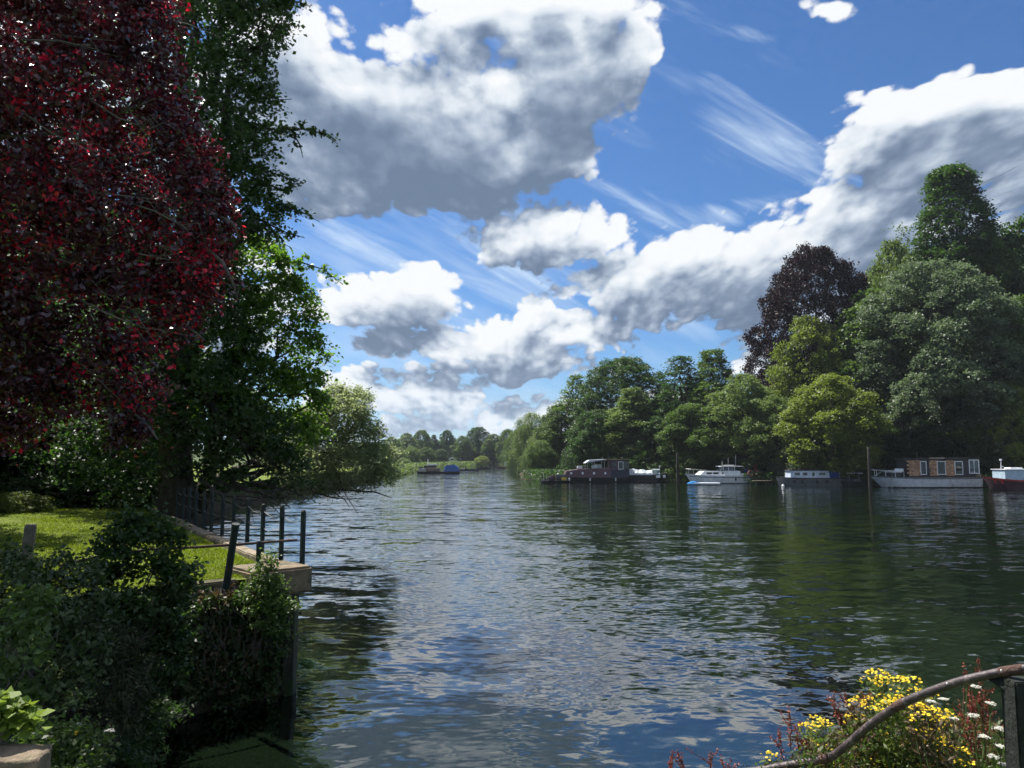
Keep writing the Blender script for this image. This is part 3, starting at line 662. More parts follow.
CHAIN = mat('dull_steel_wire', (0.14, 0.14, 0.13), 0.6, 0.2, 20, metal=0.3)
def polyline_wall(pts, t, z0, z1, side=1):
    """closed slab following a line, thickness t to the land side"""
    P = [Vector((x, y)) for x, y in pts]; N = []
    for i in range(len(P)):
        d = (P[min(i + 1, len(P) - 1)] - P[max(i - 1, 0)]).normalized(); N.append(Vector((-d.y, d.x)) * side)
    rings = []
    for p, n in zip(P, N):
        q = p + n * t; rings.append([(p.x, p.y, z0), (p.x, p.y, z1), (q.x, q.y, z1), (q.x, q.y, z0)])
    return rings
wall = empty('quay_wall', (C0[0], C0[1], 0)); tag(wall, 'old dark stone retaining wall with pale coping holding up the lawn', 'wall')
def sub(o, parent):                                         # world-space mesh made a child of an empty without moving it
    o.parent = parent; o.matrix_parent_inverse = Matrix.Translation(-Vector(parent.location)) if parent.rotation_euler.z == 0 else (Matrix.Translation(parent.location) @ parent.rotation_euler.to_matrix().to_4x4()).inverted(); return o
FRONT = [(-12.5, 2.2), (-9.2, 5.6), (-7.2, 7.45), (-5.2, 9.33), C0]
RIVER = [C0, (-5.1, 14.2), (-7.05, 17.2), (-8.9, 20.1), (-10.8, 23.0), (-14.5, 30), (-17.5, 40)]
mb = MB()
fr = [(x + 0.02, y - 0.02) for x, y in FRONT]
mb.loft(polyline_wall(fr, 0.45, -1.6, 1.60)); mb.loft(polyline_wall([(x + 0.01, y) for x, y in RIVER], 0.45, -1.6, 1.60))
sub(mb.build('wall', WALLM), wall)
mb = MB(); rngc = random.Random(2)
for a, b in zip(RIVER[:-1], RIVER[1:]):                     # coping stones laid one by one
    a, b = Vector(a), Vector(b); L = (b - a).length; n = max(1, int(L / 0.9)); d = (b - a) / n; ang = math.atan2(d.y, d.x)
    for i in range(n):
        if a == Vector(C0) and i == 0: continue
        M = Matrix.Translation((*(a + d * i), 0)) @ Matrix.Rotation(ang + rngc.uniform(-.008, .008), 4, 'Z'); mb.bevbox(0.01, d.length - 0.01, -0.05, 0.20, 1.604, 1.76 + rngc.uniform(-.012, .012), 0.02, M)
sub(mb.build('coping', COPE), wall)
mb = MB()
for a, b in zip(FRONT[1:-1], FRONT[2:]):
    a, b = Vector(a), Vector(b); L = (b - a).length; n = max(1, int(L / 0.7)); d = (b - a) / n; ang = math.atan2(d.y, d.x)
    for i in range(n):
        if b == Vector(C0) and i == n - 1: continue
        M = Matrix.Translation((*(a + d * i), 0)) @ Matrix.Rotation(ang + rngc.uniform(-.02, .02), 4, 'Z'); mb.bevbox(0.01, d.length - 0.01, -0.04, 0.22, 1.604, 1.705 + rngc.uniform(-.02, .02), 0.02, M)
sub(mb.build('edging', mat('mossy_stone', (0.085, 0.075, 0.045), 0.95, 0.4, 6, bump=0.7)), wall)
mb = MB(); M = Matrix.Translation((C0[0], C0[1], 0)) @ Matrix.Rotation(R(44), 4, 'Z'); mb.bevbox(-0.78, 0.16, -0.14, 0.74, 1.42, 1.80, 0.035, M)
sub(mb.build('corner_block', CONC, smooth=True), wall)
mb = MB()
pp = gnd(303, 680, 0); mb.bevbox(pp.x - 0.10, pp.x + 0.06, 11.02, 11.20, -1.5, 1.415, 0.012)
sub(mb.build('timber_pile', PILE), wall)

# railing of iron posts along the river edge
rail = empty('riverside_railing', (C0[0] - 0.3, C0[1] + 0.2, 1.7)); tag(rail, 'row of dark green posts with wire strung along the river edge of the lawn', 'railing')
PB = [(302, 567), (281, 559), (262, 551), (247, 542.5), (233, 537), (222, 534), (211, 531), (203, 527.5), (195.6, 524.5), (189, 522), (182.5, 520), (177, 518), (171, 516), (165, 514.2)]
tops = []
for i, (px, py) in enumerate(PB):
    g = gnd(px, py, 1.72); 
    if i > 8: g = Vector((tops[-1].x * 2 - tops[-2].x, tops[-1].y * 2 - tops[-2].y, 1.72))
    h = 0.84 + 0.03 * math.sin(i * 2.3); lx = 0.02 * math.sin(i * 1.7)
    mb = MB(); mb.bevbox(-0.032, 0.032, -0.032, 0.032, -0.05, h, 0.008); mb.lathe([(0.036, h), (0.036, h + 0.015), (0.02, h + 0.035)], n=8)
    p = mb.build('post', POSTG); p.location = (g.x, g.y, g.z); p.rotation_euler = (lx, lx * 0.8, R(-33)); sub(p, rail); tops.append(Vector((g.x, g.y, g.z)))
for k, (zz, sag) in enumerate(((0.72, 0.07), (0.42, 0.05))):
    mb = MB()
    for a, b in zip(tops[:-1], tops[1:]):
        mb.tube([a.lerp(b, t) + Vector((0, 0, zz - sag * math.sin(PI * t))) for t in [0, .2, .4, .6, .8, 1]], 0.006, 5)
    sub(mb.build('wire', CHAIN), rail)
# broken front fence: a leaning post, a short one, one long thin rail
ff = empty('leaning_fence', (-4.6, 10.0, 1.7)); tag(ff, 'leaning dark green post and short post joined by one long thin rusty rail', 'fence')
a = at(226, 588, 10.15); b = at(235.5, 526, 10.0)
mb = MB(); mb.tube([a, b], [0.050, 0.046], 10); mb.tube([b, b + (b - a).normalized() * 0.03], [0.054, 0.054], 10); sub(mb.build('leaning_post', POSTG, smooth=False), ff)
a = at(258.5, 566, 10.6); b = at(258.8, 541, 10.6)
mb = MB(); mb.tube([a, b], [0.036, 0.036], 8); sub(mb.build('short_post', POSTG), ff)
rp = [at(60, 566, 8.6), at(100, 556, 9.1), at(150, 549.5, 9.7), at(200, 547, 10.05), at(250, 543.5, 10.5), at(297, 540, 11.0)]
mb = MB(); mb.tube(rp, 0.018, 7); sub(mb.build('rail', RUST), ff)
op = empty('old_timber_post', at(27, 556, 9.6)); tag(op, 'grey weathered timber stump post standing in the shaded lawn at far left', 'post')
mb = MB(); mb.bevbox(-0.06, 0.06, -0.06, 0.06, -0.5, 0.40, 0.012); p = mb.build('post', TWIG, op); p.rotation_euler = (0, R(3), 0.4)

# grass standing up from the lawn (nobody could count it)
def grass():
    rng = np.random.default_rng(9); n = 110000
    Y = 9 + 16 * rng.random(n) ** 1.5; xr = np.interp(Y, [9, 11.2, 14.2, 17.2, 23, 26], [-5.5, -3.5, -5.5, -7.4, -11.2, -13]); X = xr - rng.random(n) ** 1.2 * 13
    ok = ((X - C0[0]) * 0.69 - (Y - C0[1]) * 0.72 < -0.16); X, Y = X[ok], Y[ok]; n = len(X)
    z = np.full(n, 1.70); h = rng.uniform(0.02, 0.055, n); w = 0.006 + 0.0005 * Y; a = rng.uniform(0, PI, n); lx = rng.normal(0, 0.02, n); ly = rng.normal(0, 0.02, n)
    V = np.empty((n, 3, 3)); V[:, 0] = np.column_stack([X - w * np.cos(a), Y - w * np.sin(a), z]); V[:, 1] = np.column_stack([X + w * np.cos(a), Y + w * np.sin(a), z]); V[:, 2] = np.column_stack([X + lx, Y + ly, z + h])
    me = np_mesh('lawn_grass', V.reshape(-1, 3), np.arange(3 * n).reshape(n, 3), np.clip(rng.normal(.5, .25, n), 0, 1)); o = link_mesh('lawn_grass', me, leaf_mat('grass_blades', (0.095, 0.150, 0.008), (0.210, 0.260, 0.022), (0.30, 0.40, 0.02), 0.35)); o['kind'] = 'stuff'
grass()

# ------------------------------------------------------------------ big trees on the left, boughs laid out where they grow
def lob(px, py, Y, r, w=1.0, rz=None, ry=None):
    p = at(px, py, Y); return (p.x, p.y, p.z, r, ry or r, rz or r * 0.8, w)
def spray(rng, pts, r0, r1, step=0.22):
    """clump centres along a drooping branch"""
    out = []
    for a, b in zip(pts[:-1], pts[1:]):
        n = max(1, int((b - a).length / step))
        for i in range(n):
            t = i / n; out.append(a.lerp(b, t))
    m = len(out); C = []
    for i, p in enumerate(out):
        r = r0 + (r1 - r0) * i / m
        for _ in range(max(1, int(3 * r / 0.35))): C.append(np.array(p) + rng.normal(size=3) * np.array([r * .45, r * .45, r * .30]))
    return C
def big_tree(name, label, cat, base, top, r, lobes, seed, leafm, leaf, dens, cr, lpc, sprays=(), droop=0.0, flat=0.6, up=0.5, asp=0.34, bark=BARK, targets=None, extra=None, shell=0.45, clump_s=None, lowcut=None, cull=0.72, crown='crown'):
    rng = np.random.default_rng(seed); t = empty(name, base); tag(t, label, cat)
    P, Tn, C = fill_lobes(rng, lobes, dens, cr, lpc, flat, droop, shell, cull, lowcut)
    ex = list(extra or [])
    if sprays:
        Cs = []
        for (pts, r0, r1) in sprays: Cs += spray(rng, pts, r0, r1); ex.append((pts, 0.035, 0.008))
        Cs = np.array(Cs); P2, T2 = scatter(rng, Cs, np.clip(rng.normal(.55, .15, len(Cs)), 0, 1), clump_s or cr * 0.8, lpc, flat, droop); P = np.concatenate([P, P2]); Tn = np.concatenate([Tn, T2])
    me = leaf_mesh(crown, P, leaf, rng, up, droop * 0.6 + 0.15, asp, Tn); sub(link_mesh(crown, me, leafm), t)
    tg = targets if targets is not None else [l[:3] for l in lobes]
    wm = wood(base, top, r, tg, rng, 'trunk', sides=7, extra=ex); sub(link_mesh('trunk' if crown == 'crown' else 'stem', wm, bark), t)
    return t
def line(*pts): return [at(*p) for p in pts]

# tall dark tree whose thin boughs reach over the water against the sky
Ld = [lob(215, 30, 22, 1.9), lob(250, -40, 22.5, 2.2), lob(190, -110, 23, 2.6, .5), lob(250, -170, 23, 2.4, .5), lob(160, 30, 24, 2.4, .6), lob(232, 75, 21.5, 1.3), lob(195, 130, 21.5, 1.8), lob(240, 150, 21, 1.0),
      lob(205, 215, 21.3, 1.7), lob(248, 205, 21, 1.0), lob(262, 225, 21, 0.8), lob(170, 270, 22.5, 2.2), lob(135, 170, 24, 2.6, .6), lob(110, 60, 25, 3.0, .5), lob(225, 180, 21, 1.2), lob(262, 20, 21.5, 1.1), lob(240, 110, 21.5, 1.1),
      lob(150, 370, 23, 2.4), lob(205, 340, 22.5, 1.8), lob(180, 440, 22.5, 2.1), lob(235, 440, 22, 1.7), lob(215, 395, 21.8, 1.6), lob(250, 465, 23.5, 1.5), lob(130, 455, 24, 2.2), lob(95, 430, 26, 2.6, .7), lob(190, 300, 21.8, 1.6), lob(282, 470, 24, 1.1)]
Sd = [(line((235, 80, 21.5), (262, 92, 21.2), (280, 100, 21), (292, 99, 21)), .34, .10), (line((240, 120, 21.4), (275, 130, 21), (305, 129, 20.8), (322, 133, 20.7), (338, 144, 20.6)), .42, .12), (line((290, 128, 21), (300, 145, 21), (303, 158, 21)), .22, .1),
      (line((245, 160, 21.2), (270, 172, 21), (288, 178, 21), (298, 190, 21)), .38, .12), (line((250, 190, 21), (280, 205, 21), (302, 212, 20.9), (320, 222, 20.8)), .40, .10), (line((250, 215, 21), (285, 232, 21), (305, 238, 20.9)), .32, .10),
      (line((225, 20, 21.5), (262, 8, 21.3), (290, 0, 21.2), (310, 6, 21.1)), .45, .15), (line((240, -20, 21.5), (275, -12, 21.3), (300, -18, 21.2)), .45, .15), (line((245, 50, 21.4), (268, 44, 21.2), (278, 60, 21.2)), .34, .12), (line((250, 180, 21), (285, 190, 20.8), (300, 178, 20.8)), .25, .08)]
base = gnd(178, 516, 1.7); base.z = 1.6
dead = []
rd = np.random.default_rng(4)
for (p0, p1, p2) in (((200, 470, 22), (250, 492, 21.5), (300, 494, 22)), ((200, 480, 21), (235, 498, 20.5), (262, 512, 20)), ((220, 470, 23), (265, 486, 23), (312, 500, 23)), ((210, 490, 20.5), (240, 496, 20), (278, 505, 20)), ((190, 486, 21), (210, 500, 21), (238, 507, 21)), ((230, 480, 22), (270, 496, 22), (290, 508, 21.5))):
    pts = line(p0, ((p0[0] + p1[0]) / 2, (p0[1] + p1[1]) / 2 + 3, p0[2]), p1, ((p1[0] + p2[0]) / 2, (p1[1] + p2[1]) / 2 - 3, p1[2]), p2); dead.append((pts, 0.055, 0.010))
    for _ in range(3):
        i = int(rd.integers(1, 4)); e = pts[i] + Vector(rd.normal(size=3)) * 0.5 + Vector((0.5, 0, -0.25)); dead.append(([pts[i], pts[i].lerp(e, .5) + Vector((0, 0, .06)), e], 0.018, 0.004))
big_tree('dark_riverside_tree', 'very tall dark tree on the lawn edge, thin leafy boughs reaching over the river', 'tree', base, at(185, -60, 22.5), 0.42, Ld, 41, LEAF_DARK, 0.135, 5.2, 0.34, 24, Sd, extra=dead, clump_s=0.20)
# brighter tree just behind and right of it
Lb = [lob(255, 275, 24, 1.3), lob(285, 300, 24, 1.1), lob(262, 330, 23.6, 1.5), lob(292, 350, 24, 1.15), lob(245, 385, 23.5, 1.6), lob(290, 395, 24, 1.2), lob(275, 430, 24.5, 1.3), lob(255, 255, 24.5, 1.0), lob(300, 325, 24.3, .8), lob(230, 310, 24, 1.5), lob(305, 370, 24.5, .7), lob(300, 430, 25, .9), lob(225, 420, 25, 1.6), lob(310, 405, 24.6, .6)]
Sb = [(line((270, 262, 24), (300, 262, 23.8), (325, 270, 23.7), (342, 284, 23.6)), .36, .10), (line((280, 280, 24), (305, 288, 23.8), (322, 300, 23.7)), .34, .10), (line((290, 330, 24), (312, 335, 23.8), (324, 350, 23.7)), .30, .12), (line((260, 250, 24.2), (275, 240, 24), (290, 247, 24)), .3, .1), (line((295, 395, 24), (315, 392, 23.8), (325, 402, 23.7)), .30, .12)]
b2 = gnd(196, 508, 1.7); b2.z = 1.6
big_tree('bright_green_tree', 'brighter mid green tree leaning out between the tall dark tree and the willow', 'tree', b2, at(250, 290, 24.5), 0.26, Lb, 42, LEAF_BRIGHT, 0.14, 6.0, 0.32, 24, Sb, clump_s=0.2)
LEAF_WILLOW = leaf_mat('leaf_willow', (0.120, 0.155, 0.080), (0.240, 0.280, 0.160), (0.46, 0.56, 0.22), 0.52)
# willow hanging over the water
Lw = [lob(345, 412, 33, 1.15), lob(330, 440, 33, 1.3), lob(360, 435, 33, 1.1), lob(378, 455, 33, 0.85), lob(350, 465, 32.5, 1.25), lob(380, 470, 33, 0.72), lob(320, 470, 32.5, 1.3), lob(300, 450, 33, 1.4), lob(335, 398, 33.5, .8), lob(358, 398, 33.5, .65), lob(318, 420, 33.5, 1.1), lob(390, 470, 33, .45), lob(300, 472, 31.5, .9), lob(335, 476, 32, .7), lob(285, 440, 34, 1.6), lob(365, 478, 32.5, .50)]
wl = [(line((250, 485, 33), (300, 486, 33), (340, 490, 32.6), (375, 492, 32.5), (392, 498, 32.5)), .10, .015), (line((300, 488, 33), (330, 497, 32.4), (352, 500, 32.2)), .05, .01), (line((250, 480, 33), (290, 455, 33), (320, 430, 33), (340, 405, 33)), .12, .02), (line((280, 470, 33), (330, 460, 32.6), (365, 445, 32.6)), .08, .015), (line((330, 490, 32.5), (345, 500, 32.3), (350, 508, 32.2)), .03, .006)]
b3 = Vector((-14.6, 33.5, 1.6))
big_tree('overhanging_willow', 'feathery pale green willow hanging out low over the river beyond the railing', 'tree', b3, at(300, 440, 33.5), 0.34, Lw, 43, LEAF_WILLOW, 0.15, 11.0, 0.34, 26, (), droop=0.5, flat=0.8, asp=0.2, extra=wl, targets=[l[:3] for l in Lw[::2]])

# shady wood at the back of the lawn
BG = [(-150, 300, 28, 5.0, 'left'), (-60, 330, 33, 4.6, ''), (20, 345, 31, 4.2, ''), (75, 360, 35, 4.4, ''), (118, 372, 30, 3.4, ''), (-20, 250, 42, 6, ''), (90, 300, 44, 6.5, ''), (112, 410, 46, 4, '')]
BL = ['shady tree at the back of the lawn, outermost on the left', 'shady tree at the back of the lawn behind the sunlit shrub', 'shady tree with bare low trunk right of the sunlit shrub', 'shady tree in the middle of the row behind the lawn', 'shady tree at the back of the lawn nearest the tall dark riverside tree', 'tall tree of the second row behind the lawn at the left edge', 'tall tree of the second row filling the gap behind the plum tree', 'tree of the second row between the lawn wood and the willow']
for i, (px, py, Y, r, _) in enumerate(BG):
    rng = np.random.default_rng(60 + i); c = at(px, py, Y); zb = 1.7; h = c.z + r * 0.9 - zb; kd = ['roundA', 'domeA', 'roundB', 'domeB'][i % 4]; k = KINDS[kd]
    plant_tree('woodland_tree', kd, (c.x, Y, zb), 2.1 * r / k['W'], h / k['H'], rngT.uniform(0, 6), LEAF_DARK, BL[i], 'tree', 'trees behind the lawn')
UB = [(-30, 470, 27, 'bushA', LEAF_DARK, 5.0, 'dark shrub at the back of the lawn, farthest left'), (62, 474, 27.5, 'bushB', LEAF_DARK, 4.2, 'dark shrub at the back of the lawn right of the sunlit one'), (110, 478, 27, 'bushA', LEAF_DARK, 4.0, 'dark shrub at the back of the lawn left of the tall tree trunk'), (150, 480, 26, 'bushB', LEAF_DARK, 3.4, 'dark shrub directly beside the tall dark tree trunk'), (18, 492, 23.5, 'bushA', LEAF_YEL, 2.2, 'low sunlit yellow green shrub at the left edge of the lawn'), (-75, 480, 25, 'bushB', LEAF_MID, 4.5, 'shrub behind the lawn beyond the left picture edge'), (90, 462, 33, 'bushA', LEAF_DARK, 6.5, 'tall dark shrub filling the second row behind the lawn'), (30, 455, 34, 'bushB', LEAF_DARK, 6.5, 'tall dark shrub behind the sunlit low shrub')]
for (px, py, Y, kd, lm, w, lb) in UB:
    k = KINDS[kd]; c = at(px, py, Y); h = c.z - 1.6; plant_tree('shrub', kd, (c.x, Y, 1.6), w / k['W'], h / k['H'], rngT.uniform(0, 6), lm, lb, 'shrub', 'shrubs behind the lawn', 'foliage')

for i, (x, y, w, h, kd, lb) in enumerate(((-16.0, 16.6, 9.5, 14, 'roundB', 'unseen broad tree added beyond the left picture edge to shade the grass'), (-25, 27, 11, 17, 'domeA', 'taller unseen tree added behind the first to shade the lawn'))):
    k = KINDS[kd]; plant_tree('added_shade_tree', kd, (x, y, 1.7), w / k['W'], h / k['H'], i * 2.0, LEAF_MID, lb, 'tree')  # unseen trees, added so their shadows darken the left of the lawn

# plum-leaved tree close on the left
Lr = [lob(-60, 20, 9.6, 1.7), lob(40, 30, 9.4, 1.25), lob(105, 60, 9.2, .95), lob(110, -10, 9.6, .9), lob(20, 130, 9.0, 1.3), lob(100, 130, 9.0, 1.05), lob(150, 150, 9.1, .85), lob(185, 195, 9.1, .62), lob(140, 215, 8.9, .85), lob(70, 220, 8.7, 1.1), lob(-10, 260, 8.7, 1.3), lob(100, 290, 8.7, .85), lob(175, 255, 9.0, .66), lob(150, 310, 8.9, .62), lob(205, 225, 9.1, .42), lob(40, 330, 8.5, .85), lob(110, 360, 8.6, .55), lob(130, 395, 8.7, .42), lob(60, 395, 8.6, .5), lob(-40, 380, 8.7, 1.0), lob(145, 100, 9.3, .62), lob(200, 290, 9.1, .30), lob(122, 432, 8.7, .26), lob(10, 430, 8.8, .36),
      lob(-200, 150, 10, 2.2, .14), lob(-140, 300, 9.5, 1.8, .14), lob(-60, -180, 10.2, 2.2, .14), lob(90, -110, 10, 1.3, .14), lob(-250, -60, 11, 2.5, .14), lob(20, -60, 9.8, 1.3, .14), lob(140, 20, 9.5, .55), lob(-100, 60, 12, 2.2, .14), lob(60, 180, 10.5, 1.4, .6)]
Sr = [(line((190, 215, 9.1), (215, 215, 9.1), (232, 222, 9.1), (240, 240, 9.1)), .22, .07), (line((195, 240, 9.0), (222, 262, 9.0), (232, 280, 9.0), (238, 300, 9.0)), .22, .06), (line((160, 320, 8.9), (185, 325, 8.9), (205, 340, 8.9)), .2, .06), (line((110, 380, 8.7), (130, 410, 8.7), (150, 428, 8.7), (158, 440, 8.7)), .16, .05), (line((110, 400, 8.7), (112, 440, 8.7), (110, 456, 8.7)), .12, .04), (line((120, 60, 9.3), (150, 45, 9.3), (165, 62, 9.3)), .2, .06), (line((160, 130, 9.2), (180, 128, 9.2), (190, 150, 9.2)), .2, .06), (line((110, 10, 9.4), (140, 0, 9.4), (160, 8, 9.4)), .2, .06), (line((200, 190, 9.1), (225, 195, 9.1), (238, 212, 9.1)), .18, .05)]
rb = np.random.default_rng(3); tw = []
for (x0, y0, x1, y1) in ((20, 110, 90, 150), (60, 190, 160, 200), (90, 180, 130, 260), (60, 120, 130, 190), (30, 250, 110, 300), (100, 250, 170, 260), (50, 330, 120, 400), (-20, 190, 60, 200), (20, 40, 100, 50), (90, 100, 150, 130), (10, 280, 30, 400), (120, 200, 190, 230), (80, 300, 150, 330)):
    Yt = 8.1 + 0.3 * rb.random(); mid = ((x0 + x1) / 2 + rb.uniform(-8, 8), (y0 + y1) / 2 + rb.uniform(-12, 6), Yt); pts = line((x0, y0, Yt + .3), mid, (x1, y1, Yt)); tw.append((pts, 0.014, 0.004))
    for _ in range(5):
        q = pts[1].lerp(pts[2], rb.random()); tw.append(([q, q + Vector(rb.normal(size=3)) * 0.09 + Vector((.08, 0, .02)), q + Vector(rb.normal(size=3)) * 0.14 + Vector((.2, 0, -.03))], 0.006, 0.002))
br = Vector((-9.3, 9.6, 1.6))
big_tree('plum_tree', 'dark red leaved tree close on the left in front of the green trees', 'tree', br, Vector((-9.2, 9.8, 8.5)), 0.22, Lr, 44, LEAF_RED, 0.072, 27, 0.18, 24, Sr, flat=0.75, up=0.25, asp=0.30, bark=TWIG, extra=tw, clump_s=0.10, shell=0.75, cull=0.78, targets=[l[:3] for l in Lr if l[2] > 6.4])

# ------------------------------------------------------------------ boats moored along the right bank (bow towards -x in their own space)
def pm(name, c, r=0.45, **k): return mat(name, c, r, k.pop('var', 0.15), k.pop('scale', 3), **k)
WHITE = pm('white_boat_paint', (0.62, 0.64, 0.66), 0.35, dark=(0.30, 0.30, 0.26), amount=0.18, dscale=1.3)
WHITE2 = pm('clean_white_paint', (0.78, 0.79, 0.80), 0.35)
GREYH = pm('grey_hull_paint', (0.115, 0.120, 0.130), 0.5, dark=(0.06, 0.055, 0.05), amount=0.3)
BLACKH = pm('black_hull_paint', (0.016, 0.017, 0.020), 0.45, dark=(0.05, 0.04, 0.03), amount=0.3)
PURPLE = pm('faded_maroon_paint', (0.095, 0.050, 0.062), 0.6, dark=(0.05, 0.03, 0.035), amount=0.35, dscale=1.0)
NAVY = pm('navy_boot_stripe', (0.02, 0.03, 0.07), 0.4)
BLUEC = pm('blue_canvas', (0.012, 0.045, 0.30), 0.8, bump=0.4, bscale=5)
PALEB = pm('pale_blue_cabin_paint', (0.42, 0.54, 0.62), 0.45)
REDP = pm('red_paint', (0.42, 0.03, 0.03), 0.45)
MAROON = pm('dark_red_hull_paint', (0.060, 0.022, 0.028), 0.45)
CEDAR = mat('cedar_boards', (0.42, 0.24, 0.14), 0.75, 0.4, 5, bump=0.5, bscale=9, dark=(0.16, 0.10, 0.07), amount=0.3, dscale=4)
CHAR = pm('charcoal_boards', (0.035, 0.033, 0.035), 0.75, bump=0.5)
ROOFG = pm('grey_roof_felt', (0.085, 0.080, 0.078), 0.85, dark=(0.05, 0.05, 0.045), amount=0.4)
STEEL = mat('dull_steel', (0.45, 0.45, 0.44), 0.4, 0.1, metal=0.7)
TARP = mat('silver_tarpaulin', (0.50, 0.54, 0.57), 0.5, 0.25, 2, bump=0.9, bscale=2.5)
TEALT = mat('green_grey_tarpaulin', (0.16, 0.20, 0.20), 0.55, 0.3, 2, bump=0.9, bscale=3)
TIMB = mat('grey_planks', (0.20, 0.165, 0.12), 0.85, 0.4, 5, bump=0.5, dark=(0.09, 0.075, 0.05), amount=0.4)
RUBBER = pm('black_rubber', (0.02, 0.02, 0.02), 0.7)
ORANGE = pm('orange_plastic', (0.65, 0.16, 0.03), 0.5)
GLASS = glass_mat('dark_window_glass'); GLASSB = glass_mat('bluish_window_glass', (0.05, 0.07, 0.085))
def hull_rings(L, B, H, bow=0.9, stern=0.0, sheer=0.25, fullbow=0.35, fullstern=0.7, n=15, low=-0.35):
    rings = []
    for i in range(n + 1):
        t = i / n; s = 1.0
        if t < fullbow: s = math.sin(PI / 2 * (t / fullbow)) ** 0.75
        if t > fullstern: s = min(s, 1 - (1 - 0.80) * ((t - fullstern) / (1 - fullstern)) ** 2)
        b = max(0.03, B / 2 * s); h = H + sheer * (1 - min(1, t / 0.5)) ** 2 + 0.08 * max(0, t - .75)
        xd = -L / 2 + L * t; xw = xd + bow * (1 - min(1, t / fullbow)) ** 1.5 * 1.0 - stern * max(0, (t - .85) / .15)
        bw = max(0.02, b * 0.86)
        rings.append([(xd, -b, h), (xw, -bw, 0.0), (xw + bow * .2 * (1 - min(1, t / fullbow)), -bw * 0.6, low), (xw + bow * .2 * (1 - min(1, t / fullbow)), bw * 0.6, low), (xw, bw, 0.0), (xd, b, h)])
    return rings
def hull(L, B, H, name, m, parent, **k):
    r = hull_rings(L, B, H, **k); mb = MB().loft(r); return mb.build(name, m, parent, smooth=True), r
def band(rings, z0, z1, out, name, m, parent, i0=0, i1=None):
    """strip following the hull sides between two heights given as fractions of the topside"""
    mb = MB(); rr = rings[i0:i1]
    for s in (0, 5):
        w = 1 if s == 0 else 4; lo, hi = [], []
        for r in rr:
            a = Vector(r[s]); c = Vector(r[w]); sgn = -1 if s == 0 else 1
            lo.append(c.lerp(a, z0) + Vector((0, sgn * out, 0))); hi.append(c.lerp(a, z1) + Vector((0, sgn * out, 0)))
        k = len(mb.v); n = len(lo); mb.v += [tuple(p) for p in lo + hi]; inn = [p - Vector((0, (-1 if s == 0 else 1) * (out + .03), 0)) for p in lo + hi]; mb.v += [tuple(p) for p in inn]
        for i in range(n - 1): mb.f += [(k + i, k + i + 1, k + n + i + 1, k + n + i), (k + n + i, k + n + i + 1, k + 3 * n + i + 1, k + 3 * n + i), (k + i, k + i + 1, k + 2 * n + i + 1, k + 2 * n + i)]
    return mb.build(name, m, parent)
def window(parent, x0, x1, y, z0, z1, fm, gm=None, fw=0.05, out=0.02, bars=0, side=-1, name='window'):
    """frame standing proud of a wall facing -y (side=-1) with its pane set inside"""
    f = MB(); a, b = (y - out, y + 0.02) if side < 0 else (y - 0.02, y + out)
    f.box(x0, x1, a, b, z0, z0 + fw); f.box(x0, x1, a, b, z1 - fw, z1); f.box(x0, x0 + fw, a, b, z0 + fw, z1 - fw); f.box(x1 - fw, x1, a, b, z0 + fw, z1 - fw)
    for k in range(bars):
        xx = x0 + (x1 - x0) * (k + 1) / (bars + 1); f.box(xx - fw * .4, xx + fw * .4, a, b, z0 + fw, z1 - fw)
    o = f.build(name, fm, parent); g = MB(); yy = y - out * 0.3 if side < 0 else y + out * .3; g.box(x0 + fw, x1 - fw, min(yy, y + .01), max(yy, y + .01), z0 + fw, z1 - fw); g.build('pane', gm or GLASS, o); return o
def fender(parent, x, y, z, m=RUBBER, r=0.10, h=0.42):
    return MB().lathe([(0.02, h), (r * .6, h * .93), (r, h * .8), (r, h * .2), (r * .6, .03), (0.02, 0)], (x, y, z), 10).build('fender', m, parent, smooth=True)
def boat_at(name, px, py, Yoff=0.0, yaw=0.0, label='', cat='boat', group=None):
    g = gnd(px, py, 0.0); e = empty(name, (g.x, g.y + Yoff, 0), R(yaw)); tag(e, label, cat, group); return e
rb_ = random.Random(12)

# --- long white hull with a timber cabin
b = boat_at('houseboat', 931, 488, 1.6, 2, 'long white hulled houseboat with a dark brown boarded cabin and white window frames', 'houseboat')
_, rg = hull(12.6, 3.2, 1.05, 'hull', WHITE, b, bow=1.5, sheer=0.22, fullbow=0.28)
band(rg, 0.90, 0.99, 0.03, 'rub_rail', GREYH, b); band(rg, 0.0, 0.10, 0.012, 'waterline_stripe', BLACKH, b)
band(rg, 0.55, 0.58, 0.02, 'side_strake', WHITE2, b, 7)
MB().prism([(-5.9, 0), (-4.4, 1.15), (-2.0, 1.42), (5.9, 1.42), (5.9, -1.42), (-2.0, -1.42), (-4.4, -1.15)], 1.05, 1.09).build('deck', TIMB, b)
MB().box(-2.35, 5.55, -1.28, 1.28, 1.09, 3.02).build('cabin_wall', CHAR, b)
for (x0, x1) in ((-2.34, -0.95), (0.05, 1.15), (1.95, 3.0)):
    mb = MB(); nb = 8
    for k in range(nb): mb.box(x0 - (0.22 if (x0 < -2 and k % 2) else 0) + rb_.uniform(0, .04), x1, -1.315, -1.28, 1.28 + k * .205, 1.28 + k * .205 + .185)
    mb.build('cedar_cladding', CEDAR, b)
for (x0, x1) in ((-1.0, -0.28), (0.95, 1.95), (3.02, 3.98)): window(b, x0, x1, -1.32, 1.38, 2.82, WHITE2, fw=0.07, out=0.03)
window(b, 4.7, 5.9, -1.30, 1.5, 2.98, WHITE2, GLASSB, fw=0.08, out=0.05, bars=1)
MB().box(4.55, 6.1, -1.27, 1.27, 1.1, 1.48).build('stern_locker', TIMB, b)
